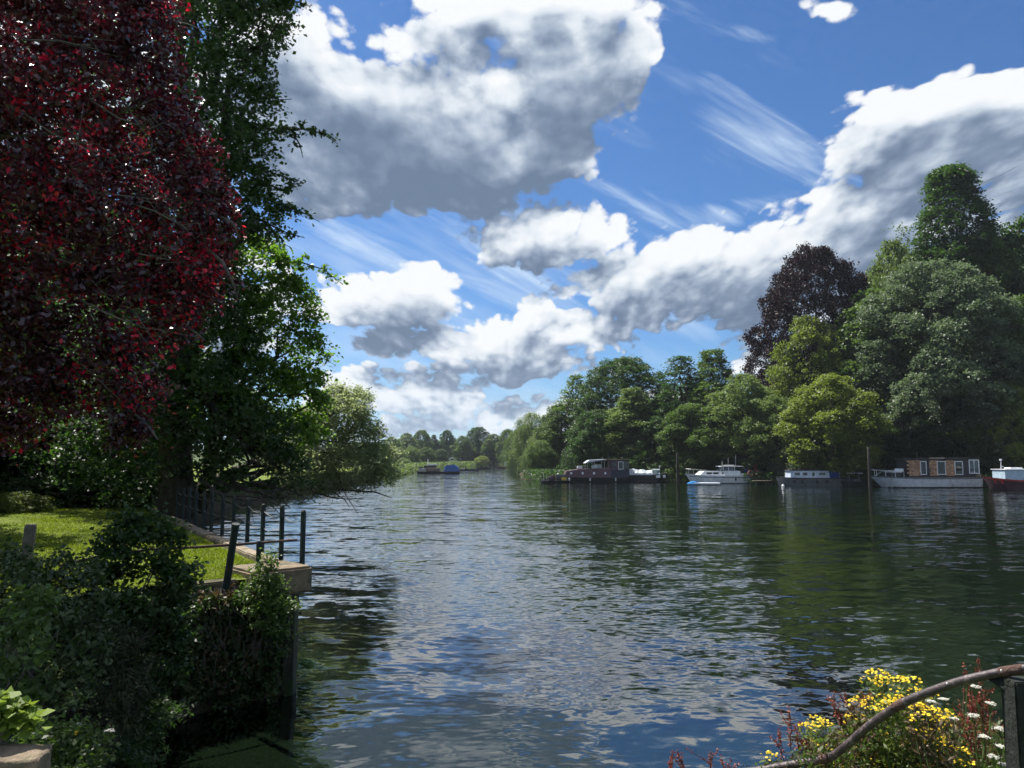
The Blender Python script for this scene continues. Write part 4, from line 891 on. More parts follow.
MB().box(-2.6, 4.2, -1.45, 1.45, 3.02, 3.10).box(1.8, 6.0, -1.5, 1.5, 3.11, 3.19).build('roof', ROOFG, b)
MB().box(-0.5, -0.3, 0.2, 0.4, 3.1, 3.55).lathe([(0.11, 3.55), (0.14, 3.6), (0.05, 3.7)], (-0.4, 0.3, 0), 10).build('chimney', BLACKH, b)
mb = MB().bevbox(-4.3, -2.9, -0.85, 0.85, 1.09, 1.62, 0.10); mb.build('fore_cabin', BLACKH, b)
MB().bevbox(-4.05, -2.85, -0.9, 0.9, 1.62, 1.70, 0.03).bevbox(-3.15, -2.75, -0.95, 0.3, 1.70, 2.02, 0.04).build('fore_cabin_roof', WHITE2, b)
mb = MB(); rr = [(-6.2, 0), (-5.9, -0.45), (-4.9, -1.0), (-3.9, -1.25), (-3.0, -1.4)]
mb.tube([(x, y, 1.9 - .03 * i) for i, (x, y) in enumerate(rr)], 0.025, 6); mb.tube([(x, -y, 1.9 - .03 * i) for i, (x, y) in enumerate(rr)], 0.025, 6)
for i, (x, y) in enumerate(rr):
    for s in (1, -1): mb.tube([(x, y * s, 1.15), (x, y * s, 1.9 - .03 * i)], 0.02, 6)
mb.tube([(-5.9, -.4, 1.2), (-5.1, -.95, 1.88)], .02, 5); mb.build('bow_rail', WHITE2, b)
for x in (-5.0, 0.5, 4.2): MB().tube([(x, -1.5, 0.9), (x + .03, -1.6, .35)], 0.012, 4).build('fender_rope', STEEL, b)
b.scale = (1, 1, 1.08)
# brushwood heap between the last boats
e = boat_at('brushwood_float', 992, 487, 1.4, 0, 'grey brown tangle of brushwood heaped on a low float behind the white stern', 'brushwood')
MB().box(-0.9, 0.9, -0.7, 0.7, -0.2, 0.18).build('float', BLACKH, e); mb = MB()
for i in range(240):
    c = Vector((rb_.uniform(-1.0, 1.0), rb_.uniform(-.7, .7), 0.2 + rb_.random() * 1.1)); d = Vector((rb_.uniform(-1, 1), rb_.uniform(-.5, .5), rb_.uniform(-.5, .7))).normalized() * rb_.uniform(.3, .6); mb.tube([c - d, c + Vector((0, 0, .08)), c + d], 0.014, 3)
mb.build('sticks', TWIG, e)
# --- dark red hull with pale blue cabin, cut by the frame
b = boat_at('cabin_boat', 1042, 490, 1.6, 3, 'dark red hulled boat with red bow and pale blue cabin at the right edge', 'boat')
_, rg = hull(11.0, 2.9, 0.95, 'hull', MAROON, b, bow=0.9, sheer=0.45, fullbow=0.22); band(rg, 0.86, 1.0, 0.03, 'red_gunwale', REDP, b); band(rg, .55, .84, 0.015, 'bow_panel', REDP, b, 0, 3)
MB().prism([(-5.2, 0), (-4.2, 1.1), (5.2, 1.3), (5.2, -1.3), (-4.2, -1.1)], 0.98, 1.02).build('deck', TIMB, b)
MB().bevbox(-3.6, 3.8, -1.05, 1.05, 1.02, 2.12, 0.06).build('cabin', PALEB, b); MB().bevbox(-3.7, 3.9, -1.15, 1.15, 2.12, 2.20, 0.03).bevbox(-2.6, -1.2, -.5, .5, 2.2, 2.38, .04).build('cabin_roof', WHITE2, b)
for x in (-2.9, -1.0, 1.0, 2.6): window(b, x + 1.6 if x < -2 else x + 1.6, x + 2.3, -1.06, 1.4, 1.85, STEEL)
MB().tube([(-3.3, 0, 2.2), (-3.25, 0, 3.2)], 0.03, 6).tube([(-3.3, 0, 2.6), (-2.7, 0, 2.25)], 0.02, 5).bevbox(-3.36, -3.16, -.1, .1, 3.1, 3.3, .03).build('mast', WHITE2, b)
MB().bevbox(-4.6, -3.9, -.5, .5, 1.02, 1.2, .04).build('hatch', WHITE2, b)

# --- narrowboat, grey hull, white side, blue canvas
b = boat_at('narrowboat', 816, 486, 1.3, 1, 'narrowboat with grey hull, white cabin side with small windows and a blue canvas cover', 'narrowboat')
_, rg = hull(8.9, 2.2, 0.98, 'hull', GREYH, b, bow=0.35, sheer=0.10, fullbow=0.12, fullstern=0.9); band(rg, .9, 1.0, .03, 'rub_rail', BLACKH, b)
MB().box(-2.95, 1.9, -0.92, 0.92, 0.98, 1.84, taper=0.06).build('cabin', pm('bluish_white_paint', (.52, .58, .66), .4), b)
MB().box(-3.05, 2.0, -0.93, 0.93, 1.845, 1.91).build('cabin_roof', ROOFG, b)
for x0, x1 in ((-2.45, -1.75), (-1.45, -0.85), (0.55, 1.4)): window(b, x0, x1, -0.90, 1.25, 1.66, STEEL, GLASSB, fw=0.04)
window(b, -0.35, 0.1, -0.90, 1.02, 1.68, WHITE2, GLASS, fw=0.05, name='side_door')
MB().box(1.92, 3.05, -0.95, 0.95, 0.99, 1.78, taper=0.07).build('canvas_cover', BLUEC, b)
MB().box(3.06, 3.12, -.9, .9, 0.99, 1.66).build('stern_board', WHITE2, b)
mb = MB()
for i in range(9): x = -2.7 + i * .52 + rb_.uniform(-.1, .1); mb.bevbox(x, x + rb_.uniform(.2, .5), -.55, .1 + rb_.uniform(0, .4), 1.912, 1.95 + rb_.uniform(.03, .16), .015)
mb.build('roof_clutter', CHAR, b)
for x in (-2.6, -1.6, 0.2, 1.4): fender(b, x, -1.2, .35)
MB().tube([(3.2, -.8, .98), (3.2, -.8, 1.5), (3.9, -.5, 1.5), (3.9, -.5, .98)], .02, 5).build('stern_rail', STEEL, b)
e = boat_at('workboat', 860, 486.5, 1.8, 0, 'small dark open workboat with pale boxes behind the narrowboat stern', 'boat')
_, rg = hull(2.9, 1.4, 0.55, 'hull', BLACKH, e, bow=.3, sheer=.1)
MB().tube([(-.6, -.4, .5), (-.6, -.4, 1.55), (.2, -.4, 1.6)], .03, 5).build('frame', STEEL, e); MB().tube([(.9, .3, .5), (.9, .3, 1.55)], .03, 5).build('frame', STEEL, e); MB().bevbox(-.7, .1, -.5, .3, 1.5, 1.6, .02).bevbox(.6, 1.1, -.3, .4, 1.48, 1.6, .02).build('canopy', WHITE, e); MB().bevbox(-.2, .9, -.4, .4, .5, .85, .03).build('engine_box', GREYH, e)
e = boat_at('dinghy', 853.5, 486, 0.2, 4, 'tiny white dinghy floating at the narrowboat stern', 'dinghy'); hull(0.85, 0.5, 0.20, 'hull', WHITE2, e, bow=.1, sheer=.05); MB().bevbox(-.1, .2, -.15, .15, .2, .42, .05).build('outboard', WHITE2, e)

# --- white motor cruiser
b = boat_at('motor_cruiser', 723, 483.5, 1.6, 3, 'white motor cruiser with a blue stripe, raised wheelhouse and radio masts', 'motor boat')
_, rg = hull(9.6, 3.0, 1.02, 'hull', WHITE2, b, bow=0.9, sheer=0.28, fullbow=0.34); band(rg, .72, .80, .012, 'blue_stripe', NAVY, b); band(rg, 0, .08, .012, 'waterline_stripe', NAVY, b); band(rg, .93, 1.0, .04, 'gunwale', WHITE2, b)
def house(x0, x1, z0, z1, w0, w1, rake0, rake1):
    return [[(x0, -w0, z0), (x0 + rake0, -w1, z1), (x0 + rake0, w1, z1), (x0, w0, z0)], [(x1, -w0, z0), (x1 - rake1, -w1, z1), (x1 - rake1, w1, z1), (x1, w0, z0)]]
MB().loft(house(-3.2, 0.4, 1.03, 1.62, 1.2, 1.05, .75, 0.0)).build('fore_cabin', WHITE2, b)
for x0, x1 in ((-2.15, -1.4), (-1.25, -.5), (-.05, .2)): window(b, x0, x1, -1.145, 1.22, 1.50, STEEL, fw=.035, out=.03)
MB().loft(house(0.41, 2.5, 1.03, 1.68, 1.2, 1.12, .0, 0.0)).build('wheelhouse_base', WHITE2, b)
MB().loft(house(-0.1, 1.9, 1.69, 2.22, 1.08, .95, .30, .1)).build('windscreen', GLASSB, b)
for x in (.2, .9, 1.75): MB().box(x - .03, x + .03, -1.10, -1.06, 1.68, 2.22).build('window_post', WHITE2, b)
MB().bevbox(-0.15, 3.0, -1.15, 1.15, 2.23, 2.32, .03).build('wheelhouse_roof', WHITE2, b); MB().bevbox(.5, 2.0, -.3, .3, 2.33, 2.48, .03).build('roof_rack', STEEL, b)
for s in (-1, 1):
    MB().box(2.55, 4.3, min(1.25 * s, 1.18 * s), max(1.25 * s, 1.18 * s), 1.03, 1.35).build('cockpit_side', WHITE2, b); MB().tube([(2.7, 1.1 * s, 1.3), (2.8, 1.1 * s, 2.0), (4.3, 1.1 * s, 1.8), (4.35, 1.1 * s, 1.2)], .022, 5).build('cockpit_frame', STEEL, b)
MB().bevbox(3.2, 3.7, -1.0, -.4, 1.05, 1.85, .05).build('blue_bag', BLUEC, b)
for x, z in ((1.3, 3.5), (2.35, 3.9), (.45, 3.0)): MB().tube([(x, .2, 2.3), (x + .05, .2, z)], [.025, .012], 5).build('mast', WHITE2, b)
mb = MB(); pr = [(-4.6, 0), (-4.1, -.55), (-3.3, -1.0), (-2.2, -1.3)]
for s in (1, -1):
    mb.tube([(x, y * s, 1.95 - .05 * i) for i, (x, y) in enumerate(pr)], .022, 5)
    for i, (x, y) in enumerate(pr): mb.tube([(x, y * s, 1.25), (x, y * s, 1.95 - .05 * i)], .018, 5)
mb.build('pulpit_rail', STEEL, b)
for x in (-.2, 1.7, 3.6): fender(b, x, -1.56, .35, WHITE if x != 1.7 else RUBBER)
# the stern cluster: red flag and red and pink life rings
e = empty('red_flag', b.matrix_basis @ Vector((4.35, -.6, 1.1)), R(3)); tag(e, 'limp red flag on a short staff at the stern of the white cruiser', 'flag')
MB().tube([(0, 0, 0), (.25, 0, 1.75)], .022, 6).build('staff', TIMB, e); mb = MB(); n = 7
V = [(.20 + .05 * math.sin(3 * j) + i * .085 * (1 + .3 * j / n), .06 * math.sin(i * 2.2 + j * .7), 1.65 - j * .14 - i * .05) for j in range(n + 1) for i in range(5)]
mb.add(V, [(j * 5 + i, j * 5 + i + 1, j * 5 + i + 6, j * 5 + i + 5) for j in range(n) for i in range(4)]); fo = mb.build('cloth', REDP, e, smooth=True); sm = fo.modifiers.new('solid', 'SOLIDIFY'); sm.thickness = .012
def torus(mb, c, R0, r, M=None, n=18, k=8):
    V = [];
    for i in range(n):
        a = 2 * PI * i / n
        for j in range(k): w = 2 * PI * j / k; V.append(Vector(((R0 + r * math.cos(w)) * math.cos(a), r * math.sin(w), (R0 + r * math.cos(w)) * math.sin(a))))
    V = [(M @ v if M else v) + Vector(c) for v in V]; mb.add(V, [(i * k + j, ((i + 1) % n) * k + j, ((i + 1) % n) * k + (j + 1) % k, i * k + (j + 1) % k) for i in range(n) for j in range(k)])
PINK = pm('faded_pink_plastic', (0.62, 0.22, 0.20), 0.5)
for (x, z, R0, m, lb) in ((3.75, 1.35, .36, PINK, 'faded red life ring hung left of the red flag'), (4.75, 1.30, .38, PINK, 'faded red life ring hung right of the red flag'), (4.3, .95, .30, REDP, 'small bright red life ring below the red flag')):
    mb = MB(); torus(mb, (0, 0, 0), R0, .12); o = mb.build('life_ring', m, None, smooth=True); o.location = b.matrix_basis @ Vector((x, -1.62, z)); tag(o, lb, 'life ring', 'life rings at the cruiser stern')
# inflatable / board with a blue cover lying in front
e = boat_at('inflatable_tender', 704, 485, 0.0, 2, 'low white inflatable tender with a bright blue covered bow beside the cruiser', 'dinghy')
mb = MB(); mb.tube([(-2.0, 0, .16), (-1.2, -.42, .18), (1.9, -.45, .16)], [.12, .17, .15], 10).tube([(-2.0, 0, .16), (-1.2, .42, .18), (1.9, .45, .16)], [.12, .17, .15], 10).box(-1.2, 1.8, -.4, .4, .04, .12); mb.build('tube', WHITE, e, smooth=True)
mb = MB(); mb.loft([[(x, -w, .14), (x, -w * .7, h), (x, w * .7, h), (x, w, .14)] for x, w, h in ((-2.15, .1, .22), (-1.7, .45, .40), (-1.1, .62, .48), (-.55, .6, .38))]); mb.build('blue_cover', pm('bright_blue_canvas', (0.03, 0.26, 0.62), .7), e, smooth=True)
# landing stage right of the cruiser, a buoy
e = boat_at('landing_stage', 768, 484.5, 1.2, 0, 'small wooden landing stage on posts between cruiser and narrowboat', 'jetty')
mb = MB()
for i in range(12): mb.bevbox(-1.5 + i * .26, -1.5 + i * .26 + .24, -.5, .6, .42, .48, .01)
mb.build('deck', TIMB, e)
for x in (-1.3, 0, 1.35): MB().lathe([(.07, -1.5), (.07, .41)], (x, -.35, 0), 8).build('post', PILE, e)
for (px, py, r, lb, col_) in ((783, 486.5, .19, 'round white mooring buoy left of the narrowboat bow', WHITE2),):
    g = gnd(px, py, 0); o = MB().lathe([(.02, -r), (r * .7, -r * .7), (r, 0), (r * .85, r * .5), (r * .5, r * .9), (.04, r * 1.05), (.03, r * 1.3)], n=14).build('mooring_buoy', col_, None, smooth=True); o.location = (g.x, g.y, .04); tag(o, lb, 'buoy')
# mooring piles
for (px, yb, yt, Yo, lb) in ((678, 485.5, 453, 0, 'timber mooring pile standing left of the white cruiser'), (873, 489, 447, .6, 'tall timber mooring pile at the bow of the long white houseboat')):
    g = gnd(px, yb, 0); z = at(px, yt, g.y + Yo).z; o = MB().lathe([(.17, -1.5), (.165, z * .5), (.14, z - .05), (.10, z)], n=12).build('mooring_pile', mat('sun_bleached_timber', (0.032, 0.028, 0.022), .9, .4, 4, bump=.7), None, smooth=True); o.location = (g.x, g.y + Yo, 0); tag(o, lb, 'mooring pile')

# --- purple houseboat with wheelhouse
b = boat_at('houseboat', 597, 482.5, 1.8, 2, 'long low faded maroon houseboat with a windowed wheelhouse at its right end', 'houseboat')
_, rg = hull(9.6, 3.1, .62, 'hull', BLACKH, b, bow=.5, sheer=.1, fullbow=.15, fullstern=.92); band(rg, .88, 1.0, .03, 'rub_rail', CHAR, b)
MB().loft([[(-4.5, -1.3, .62), (-4.3, -1.15, 1.35), (-4.3, 1.15, 1.35), (-4.5, 1.3, .62)], [(-2.5, -1.35, .62), (-2.5, -1.2, 1.62), (-2.5, 1.2, 1.62), (-2.5, 1.35, .62)], [(2.0, -1.35, .62), (2.0, -1.2, 1.72), (2.0, 1.2, 1.72), (2.0, 1.35, .62)]]).build('cabin_side', PURPLE, b)
MB().box(2.01, 4.6, -1.35, 1.35, .62, 1.5).build('wheelhouse_base', pm('dark_blue_paint', (.02, .025, .045), .5), b)
MB().box(2.01, 3.0, -1.33, -1.28, 1.5, 2.72).box(2.01, 4.6, 1.28, 1.33, 1.5, 2.72).box(4.54, 4.6, -1.28, 1.28, 1.5, 2.72).box(2.01, 2.07, -1.28, 1.28, 1.5, 2.72).build('wheelhouse_wall', PURPLE, b)
for (x0, x1, f) in ((2.15, 2.85, PURPLE), (3.02, 3.75, WHITE2), (3.8, 4.55, TIMB)): window(b, x0, x1, -1.34, 1.58 if f != PURPLE else 1.7, 2.55, f, GLASSB, fw=.07, out=.03)
MB().box(1.3, 4.75, -1.5, 1.5, 2.73, 2.82).build('wheelhouse_roof', TIMB, b)
MB().loft([[(-1.6, -1.2, 2.35), (-1.0, -1.25, 2.72), (-1.0, 1.25, 2.72), (-1.6, 1.2, 2.35)], [(1.2, -1.25, 2.76), (1.2, -1.25, 2.84), (1.2, 1.25, 2.84), (1.2, 1.25, 2.76)]]).build('canopy', TARP, b)
mb = MB()
for x in (-1.3, -.3, 1.1):
    for s in (-1, 1): mb.tube([(x, 1.15 * s, 1.65), (x, 1.15 * s, 2.7 if x > -1 else 2.5)], .03, 5)
mb.build('canopy_pole', STEEL, b)
for x in (-3.6, -2.0, -0.4, 1.2): MB().lathe([(.15, 0), (.15, .03), (.02, .035)], n=12, M=Matrix.Translation((x, -1.31, 1.12)) @ Matrix.Rotation(R(90), 4, 'X')).build('porthole', WHITE2, b)
for x in (-3.9, -1.0, 2.6): fender(b, x, -1.62, .15, WHITE)
MB().bevbox(-2.6, -1.9, -.4, .4, 1.66, 2.0, .04).bevbox(-.6, .2, -.9, -.3, 1.7, 2.1, .05).bevbox(-.1, .9, .0, .5, 1.7, 2.2, .05).build('deck_locker', WHITE, b)
MB().tube([(2.0, .5, 2.8), (2.0, .5, 3.5)], .05, 6).build('flue', BLACKH, b)
# --- cluttered raft left of it
b.scale = (1, 1, 1.14)
e = boat_at('cluttered_barge', 555, 483, 1.2, 0, 'small low barge with a dark hood, crates and a yellow container', 'boat')
hull(4.0, 1.9, .32, 'hull', BLACKH, e, bow=.3, sheer=.05, fullbow=.12); MB().bevbox(.2, 1.6, -.6, .6, .34, 1.15, .08).build('hood', CHAR, e); MB().bevbox(.3, 1.5, -.63, -.6, .75, 1.1, .01).build('hood_window', GLASSB, e)
MB().bevbox(.9, 1.6, -.92, -.64, .34, .72, .03).build('yellow_container', pm('yellow_plastic', (.55, .38, .05), .5), e); MB().bevbox(-.9, -.2, -.7, .2, .34, .8, .03).bevbox(-.6, .1, -.2, .6, .34, 1.0, .03).build('crate', PURPLE, e); MB().tube([(-1.5, 0, .3), (-1.5, 0, 1.35)], .03, 5).tube([(-1.1, .4, .3), (-1.1, .4, 1.1)], .03, 5).build('pole', STEEL, e)
# --- black barge under tarpaulins
b = boat_at('tarpaulin_barge', 649, 482.5, 2.6, -6, 'black barge under silver tarpaulins with its white patched bow to the right', 'barge')
_, rg = hull(6.4, 2.8, 1.0, 'hull', BLACKH, b, bow=1.0, sheer=.35, fullbow=.3)
for o in b.children: pass
hullo = b.children[0]; hullo.rotation_euler.z = PI                       # bow to the right
mb = MB(); rings = []
for i in range(15):
    x = -3.1 + i * .36; h = 1.95 - .03 * i + .07 * math.sin(i * 1.9); w = 1.3
    rings.append([(x, -w, .95), (x, -w * .92, 1.25 + .05 * math.sin(i * 2.7)), (x, -.45, h), (x, .45, h), (x, w * .92, 1.25), (x, w, .95)])
mb.loft(rings); mb.build('tarpaulin', TARP, b)
mb = MB(); mb.loft([[(x, -1.33 * w, 1.0), (x, -1.0 * w, 1.7), (x, 0, 1.86), (x, 1.0 * w, 1.7), (x, 1.33 * w, 1.0)] for x, w in ((.9, 1.0), (1.5, 1.02), (1.95, .85))]); mb.build('dark_sheet', TEALT, b)
MB().bevbox(1.35, 1.95, -1.36, -1.26, .62, .98, .02).bevbox(2.35, 2.72, -.98, -.86, .62, 1.0, .02).build('bow_panel', WHITE2, b); MB().tube([(2.0, -.2, 1.5), (2.0, -.2, 2.2)], .04, 6).bevbox(1.9, 2.1, -.3, -.1, 2.1, 2.3, .02).build('lamp_post', WHITE2, b)
MB().tube([(2.9, -.3, 1.25), (3.6, -.5, .7), (4.3, -.6, .35), (5.0, -.4, .3)], .025, 5).build('mooring_rope', TIMB, b)

# --- distant boats
G2 = 'distant boats in the far channel'
b = boat_at('distant_cruiser', 427, 471.5, 0, 6, 'distant white cruiser with people and clutter on deck, farthest left', 'boat', G2)
hull(5.6, 2.2, .75, 'hull', WHITE, b, bow=.5, sheer=.2); MB().bevbox(-.8, 2.2, -.8, .8, .78, 1.5, .05).build('cabin', CHAR, b); MB().bevbox(.2, 2.6, -.9, .9, 1.55, 1.95, .1).build('canopy', WHITE2, b); MB().tube([(0.2, 0, 1.4), (.2, 0, 3.2)], .07, 5).build('mast', WHITE2, b); MB().bevbox(-2.2, -1.1, -.5, .5, .78, 1.25, .06).build('deck_load', PURPLE, b)
b = boat_at('distant_barge', 438, 473.5, 0, 0, 'distant low dark barge with a bright blue tarpaulin at its right end', 'barge', G2)
hull(9.6, 2.4, .45, 'hull', BLACKH, b, bow=.4, sheer=.05, fullbow=.12, fullstern=.95); MB().bevbox(-2.6, .4, -.8, .8, .47, 1.2, .08).build('cabin', TIMB, b)
MB().loft([[(x, -1.15, .46), (x, -.8, h), (x, .8, h), (x, 1.15, .46)] for x, h in ((1.4, 1.3), (2.0, 1.85), (3.6, 1.95), (4.6, 1.3))]).build('blue_tarpaulin', pm('blue_tarp', (.035, .11, .32), .7), b)
b = boat_at('distant_dinghy', 453.5, 471.8, 0, 0, 'distant small dark open boat just right of the blue tarpaulin', 'boat', G2); hull(3.4, 1.3, .5, 'hull', BLACKH, b, bow=.3, sheer=.1); MB().bevbox(-.7, .6, -.5, .5, .5, .8, .05).build('cover', TEALT, b)
b = boat_at('rowing_boat', 469, 470.6, 0, 0, 'distant long dark rowing boat carrying one seated dark figure', 'boat', G2); hull(5.6, 1.2, .42, 'hull', BLACKH, b, bow=.4, sheer=.08); MB().box(-2.6, -1.2, -.5, .5, .42, .46).build('seat', WHITE2, b)
def person(loc, label, h=1.0, sit=True, m=None):
    """seated figure grown from one skeleton; skin modifier applied to a real mesh"""
    v = [(0, 0, .12), (0, 0, .45), (0, 0, .58), (0.02, 0, .68), (.02, 0, .82), (0, .18, .50), (.16, .24, .28), (.36, .16, .22), (0, -.18, .50), (.16, -.24, .28), (.36, -.16, .22), (.05, .1, .10), (.42, .12, .16), (.46, .12, -.22), (.05, -.1, .10), (.42, -.12, .16), (.46, -.12, -.22)]
    e = [(0, 1), (1, 2), (2, 3), (3, 4), (1, 5), (5, 6), (6, 7), (1, 8), (8, 9), (9, 10), (0, 11), (11, 12), (12, 13), (0, 14), (14, 15), (15, 16)]
    r = [.15, .16, .06, .09, .085, .065, .05, .035, .065, .05, .035, .09, .07, .045, .09, .07, .045]
    me = bpy.data.meshes.new('person'); me.from_pydata(v, e, []); o = bpy.data.objects.new('person', me); col.objects.link(o)
    sk = o.modifiers.new('skin', 'SKIN')
    for i, q in enumerate(r): me.skin_vertices[0].data[i].radius = (q, q)
    me.skin_vertices[0].data[0].use_root = True
    o.modifiers.new('sub', 'SUBSURF').levels = 1; o.location = loc; o.data.materials.append(m or CHAR); tag(o, label, 'person'); return o
g = gnd(465.5, 470.6, 0); person((g.x, g.y, .42), 'distant person in dark clothes seated in the long rowing boat', m=CHAR)
b = boat_at('distant_skiff', 483.5, 469.2, 0, 0, 'distant dark skiff beyond the rowing boat below the bright round bush', 'boat', G2); hull(4.6, 1.4, .5, 'hull', BLACKH, b, bow=.4, sheer=.1); MB().bevbox(-.9, -.3, -.4, .4, .5, .95, .05).bevbox(.6, 1.2, -.4, .4, .5, .9, .05).build('deck_load', CHAR, b)
b = boat_at('distant_launch', 503, 468.6, 0, 0, 'distant pale launch moored against the right hand willows', 'boat', G2); hull(5.5, 1.8, .7, 'hull', PURPLE, b, bow=.4, sheer=.1); MB().bevbox(.4, 2.6, -.7, .7, .7, 2.1, .1).build('cabin', WHITE, b)
b = empty('caravan', (at(455, 462, 322).x, 322, 1.0)); tag(b, 'distant white caravan in front of the dark wood across the water', 'caravan'); MB().bevbox(-2.6, 2.6, -1, 1, .5, 2.6, .25).build('body', WHITE2, b); MB().bevbox(-1.9, -.6, -1.03, -1.0, 1.5, 2.1, .01).bevbox(.6, 1.9, -1.03, -1.0, 1.5, 2.1, .01).build('window', GLASS, b); MB().lathe([(.32, -.1), (.32, .1)], n=12, M=Matrix.Translation((0, -1, .32)) @ Matrix.Rotation(R(90), 4, 'X')).build('wheel', RUBBER, b)

# ------------------------------------------------------------------ bushes and climbers on the near left bank and the quay wall
STEMG0 = mat('fern_stem', (0.05, 0.07, 0.02), .8)
def bush(name, label, lobes, seed, leafm, leaf, dens, cr, lpc, base, flat=.7, droop=.15, asp=.34, up=.5, cat='bush', stems=14, r=.02, shell=.6, bark=TWIG, cull=.8):
    rng = np.random.default_rng(seed); base = Vector(base); t = empty(name, base); tag(t, label, cat)
    P, Tn, C = fill_lobes(rng, lobes, dens, cr, lpc, flat, droop, shell, cull)
    me = leaf_mesh('foliage', P, leaf, rng, up, droop, asp, Tn); sub(link_mesh('foliage', me, leafm), t)
    mb = MB()
    for i in range(stems):
        c = Vector(C[int(rng.integers(len(C)))]); mb.tube(limb_pts(base + Vector((rng.normal(0, .08), rng.normal(0, .08), -.1)), c, .12, rng, 6, .03), [r * (1 - .8 * q / 6) for q in range(7)], 5)
    sub(mb.build('stem', bark, smooth=True), t); return t
bush('elder_bush', 'dense upright dark green bush growing in front of the wall and lawn', [lob(140, 545, 8.3, .42), lob(122, 580, 8.2, .40), lob(162, 578, 8.3, .38), lob(140, 615, 8.2, .45), lob(165, 645, 8.3, .34), lob(118, 640, 8.1, .42), lob(150, 675, 8.2, .36), lob(108, 556, 8.3, .20), lob(165, 540, 8.4, .24), lob(128, 520, 8.3, .19), lob(150, 522, 8.3, .17), lob(178, 600, 8.3, .16), lob(112, 690, 8.0, .3), lob(104, 610, 8.2, .22)], 71, LEAF_DARK, .062, 42, .12, 26, (-4.6, 8.3, .4), stems=22)
bush('dark_shrub', 'dark brownish shrub with bare twigs at the left edge below the old post', [lob(15, 590, 6.6, .36), lob(55, 588, 6.6, .32), lob(-20, 575, 6.8, .4), lob(85, 605, 6.7, .26), lob(40, 630, 6.4, .38), lob(5, 640, 6.3, .35), lob(75, 650, 6.5, .3), lob(60, 565, 6.8, .18), lob(20, 562, 6.8, .16), lob(40, 690, 6.2, .4), lob(0, 700, 6.1, .4), lob(95, 575, 6.9, .14)], 72, LEAF_IVY, .05, 46, .11, 20, (-4.0, 6.2, .9), stems=40, r=.012)
FEATH = leaf_mat('leaf_grey_feathery', (0.034, 0.046, 0.026), (0.090, 0.110, 0.062), (0.07, 0.10, 0.04), .25, spec=.1)
bush('feathery_shrub', 'grey green feathery leaved shrub with flat sprays above the dark inlet', [lob(95, 640, 6.9, .28), lob(118, 655, 6.9, .24), lob(85, 680, 6.7, .3), lob(118, 690, 6.8, .26), lob(90, 725, 6.6, .3), lob(120, 720, 6.8, .20), lob(75, 755, 6.4, .3), lob(140, 660, 7.0, .14), lob(138, 695, 7.0, .14), lob(70, 615, 6.9, .2)], 73, FEATH, .055, 60, .10, 26, (-3.9, 6.5, .4), flat=.25, asp=.12, droop=.35, stems=40, r=.009)
bush('nettle_clump', 'yellowish green leafy nettle clump at the left edge in the dark bushes', [lob(18, 630, 5.6, .16, rz=.25), lob(32, 612, 5.6, .13, rz=.22), lob(10, 665, 5.5, .18, rz=.25), lob(30, 655, 5.5, .14, rz=.24), lob(38, 600, 5.7, .08, rz=.16), lob(5, 700, 5.4, .2)], 74, LEAF_MID, .055, 70, .08, 14, (-3.7, 5.4, 1.2), stems=18, r=.008, cat='plant')
bush('fern_clump', 'low dark ferns at the foot of the bushes over the dark inlet', [lob(118, 752, 7.6, .30), lob(136, 728, 8.1, .28), lob(98, 768, 7.0, .34), lob(160, 712, 8.7, .24), lob(128, 775, 7.4, .26), lob(150, 742, 8.2, .16)], 75, LEAF_DARK, .07, 50, .12, 22, (-4.0, 7.6, .3), flat=.4, asp=.18, droop=.5, stems=24, r=.006, cat='plant', bark=STEMG0)
# climbers on the front of the quay wall
F1, F2 = Vector((-5.6, 8.95)), Vector(C0)
def climber(name, label, seed, s0, s1, z0, z1, leafm, leaf, n, lpc, depth=.28, droop=.4, cr=.09, asp=.4, tend=14, flat=.8):
    rng = np.random.default_rng(seed); nrm = Vector((.69, -.72)); m = n; C = []
    for _ in range(m):
        s = rng.uniform(s0, s1); z = z0 + (z1 - z0) * rng.random() ** .8; p = F1.lerp(F2, s) + nrm * (0.04 + depth * rng.random() ** 1.4 * (0.6 + .6 * math.sin(s * 23 + seed) ** 2)); C.append((p.x, p.y, z))
    C = np.array(C); base = Vector(F1.lerp(F2, (s0 + s1) / 2)).to_3d(); base.z = z1; t = empty(name, base); tag(t, label, 'climber')
    P, Tn = scatter(rng, C, np.clip(rng.normal(.5, .22, m), 0, 1), cr, lpc, flat, droop); me = leaf_mesh('foliage', P, leaf, rng, .3, droop, asp, Tn); sub(link_mesh('foliage', me, leafm), t); mb = MB()
    for _ in range(tend):
        s = rng.uniform(s0, s1); p = F1.lerp(F2, s) + nrm * .08; q = F1.lerp(F2, s + rng.uniform(-.05, .05)) + nrm * rng.uniform(.15, depth + .15)
        mb.tube(limb_pts((p.x, p.y, z1 - .05), (q.x, q.y, z0 + rng.uniform(0, .7)), .05, rng, 6, .06), [.007, .007, .006, .005, .004, .003, .002], 4)
    sub(mb.build('stem', TWIG), t)
climber('ivy', 'dark ivy sheet on the wall directly right of the dense upright bush', 81, .30, .62, .25, 1.62, LEAF_IVY, .055, 520, 22, .30, tend=20)
climber('bramble', 'bramble with pale leaves and dry stems hanging down the middle of the wall', 82, .52, .80, .30, 1.68, LEAF_DRY, .05, 150, 12, .34, tend=34)
climber('ivy', 'green ivy hanging to the water below the short post', 83, .60, .90, .12, 1.60, LEAF_DARK, .05, 470, 22, .26, droop=.8)
climber('ivy', 'shady ivy on the left part of the wall behind the dense upright bush', 84, .0, .34, .1, 1.66, LEAF_DARK, .06, 420, 20, .35)
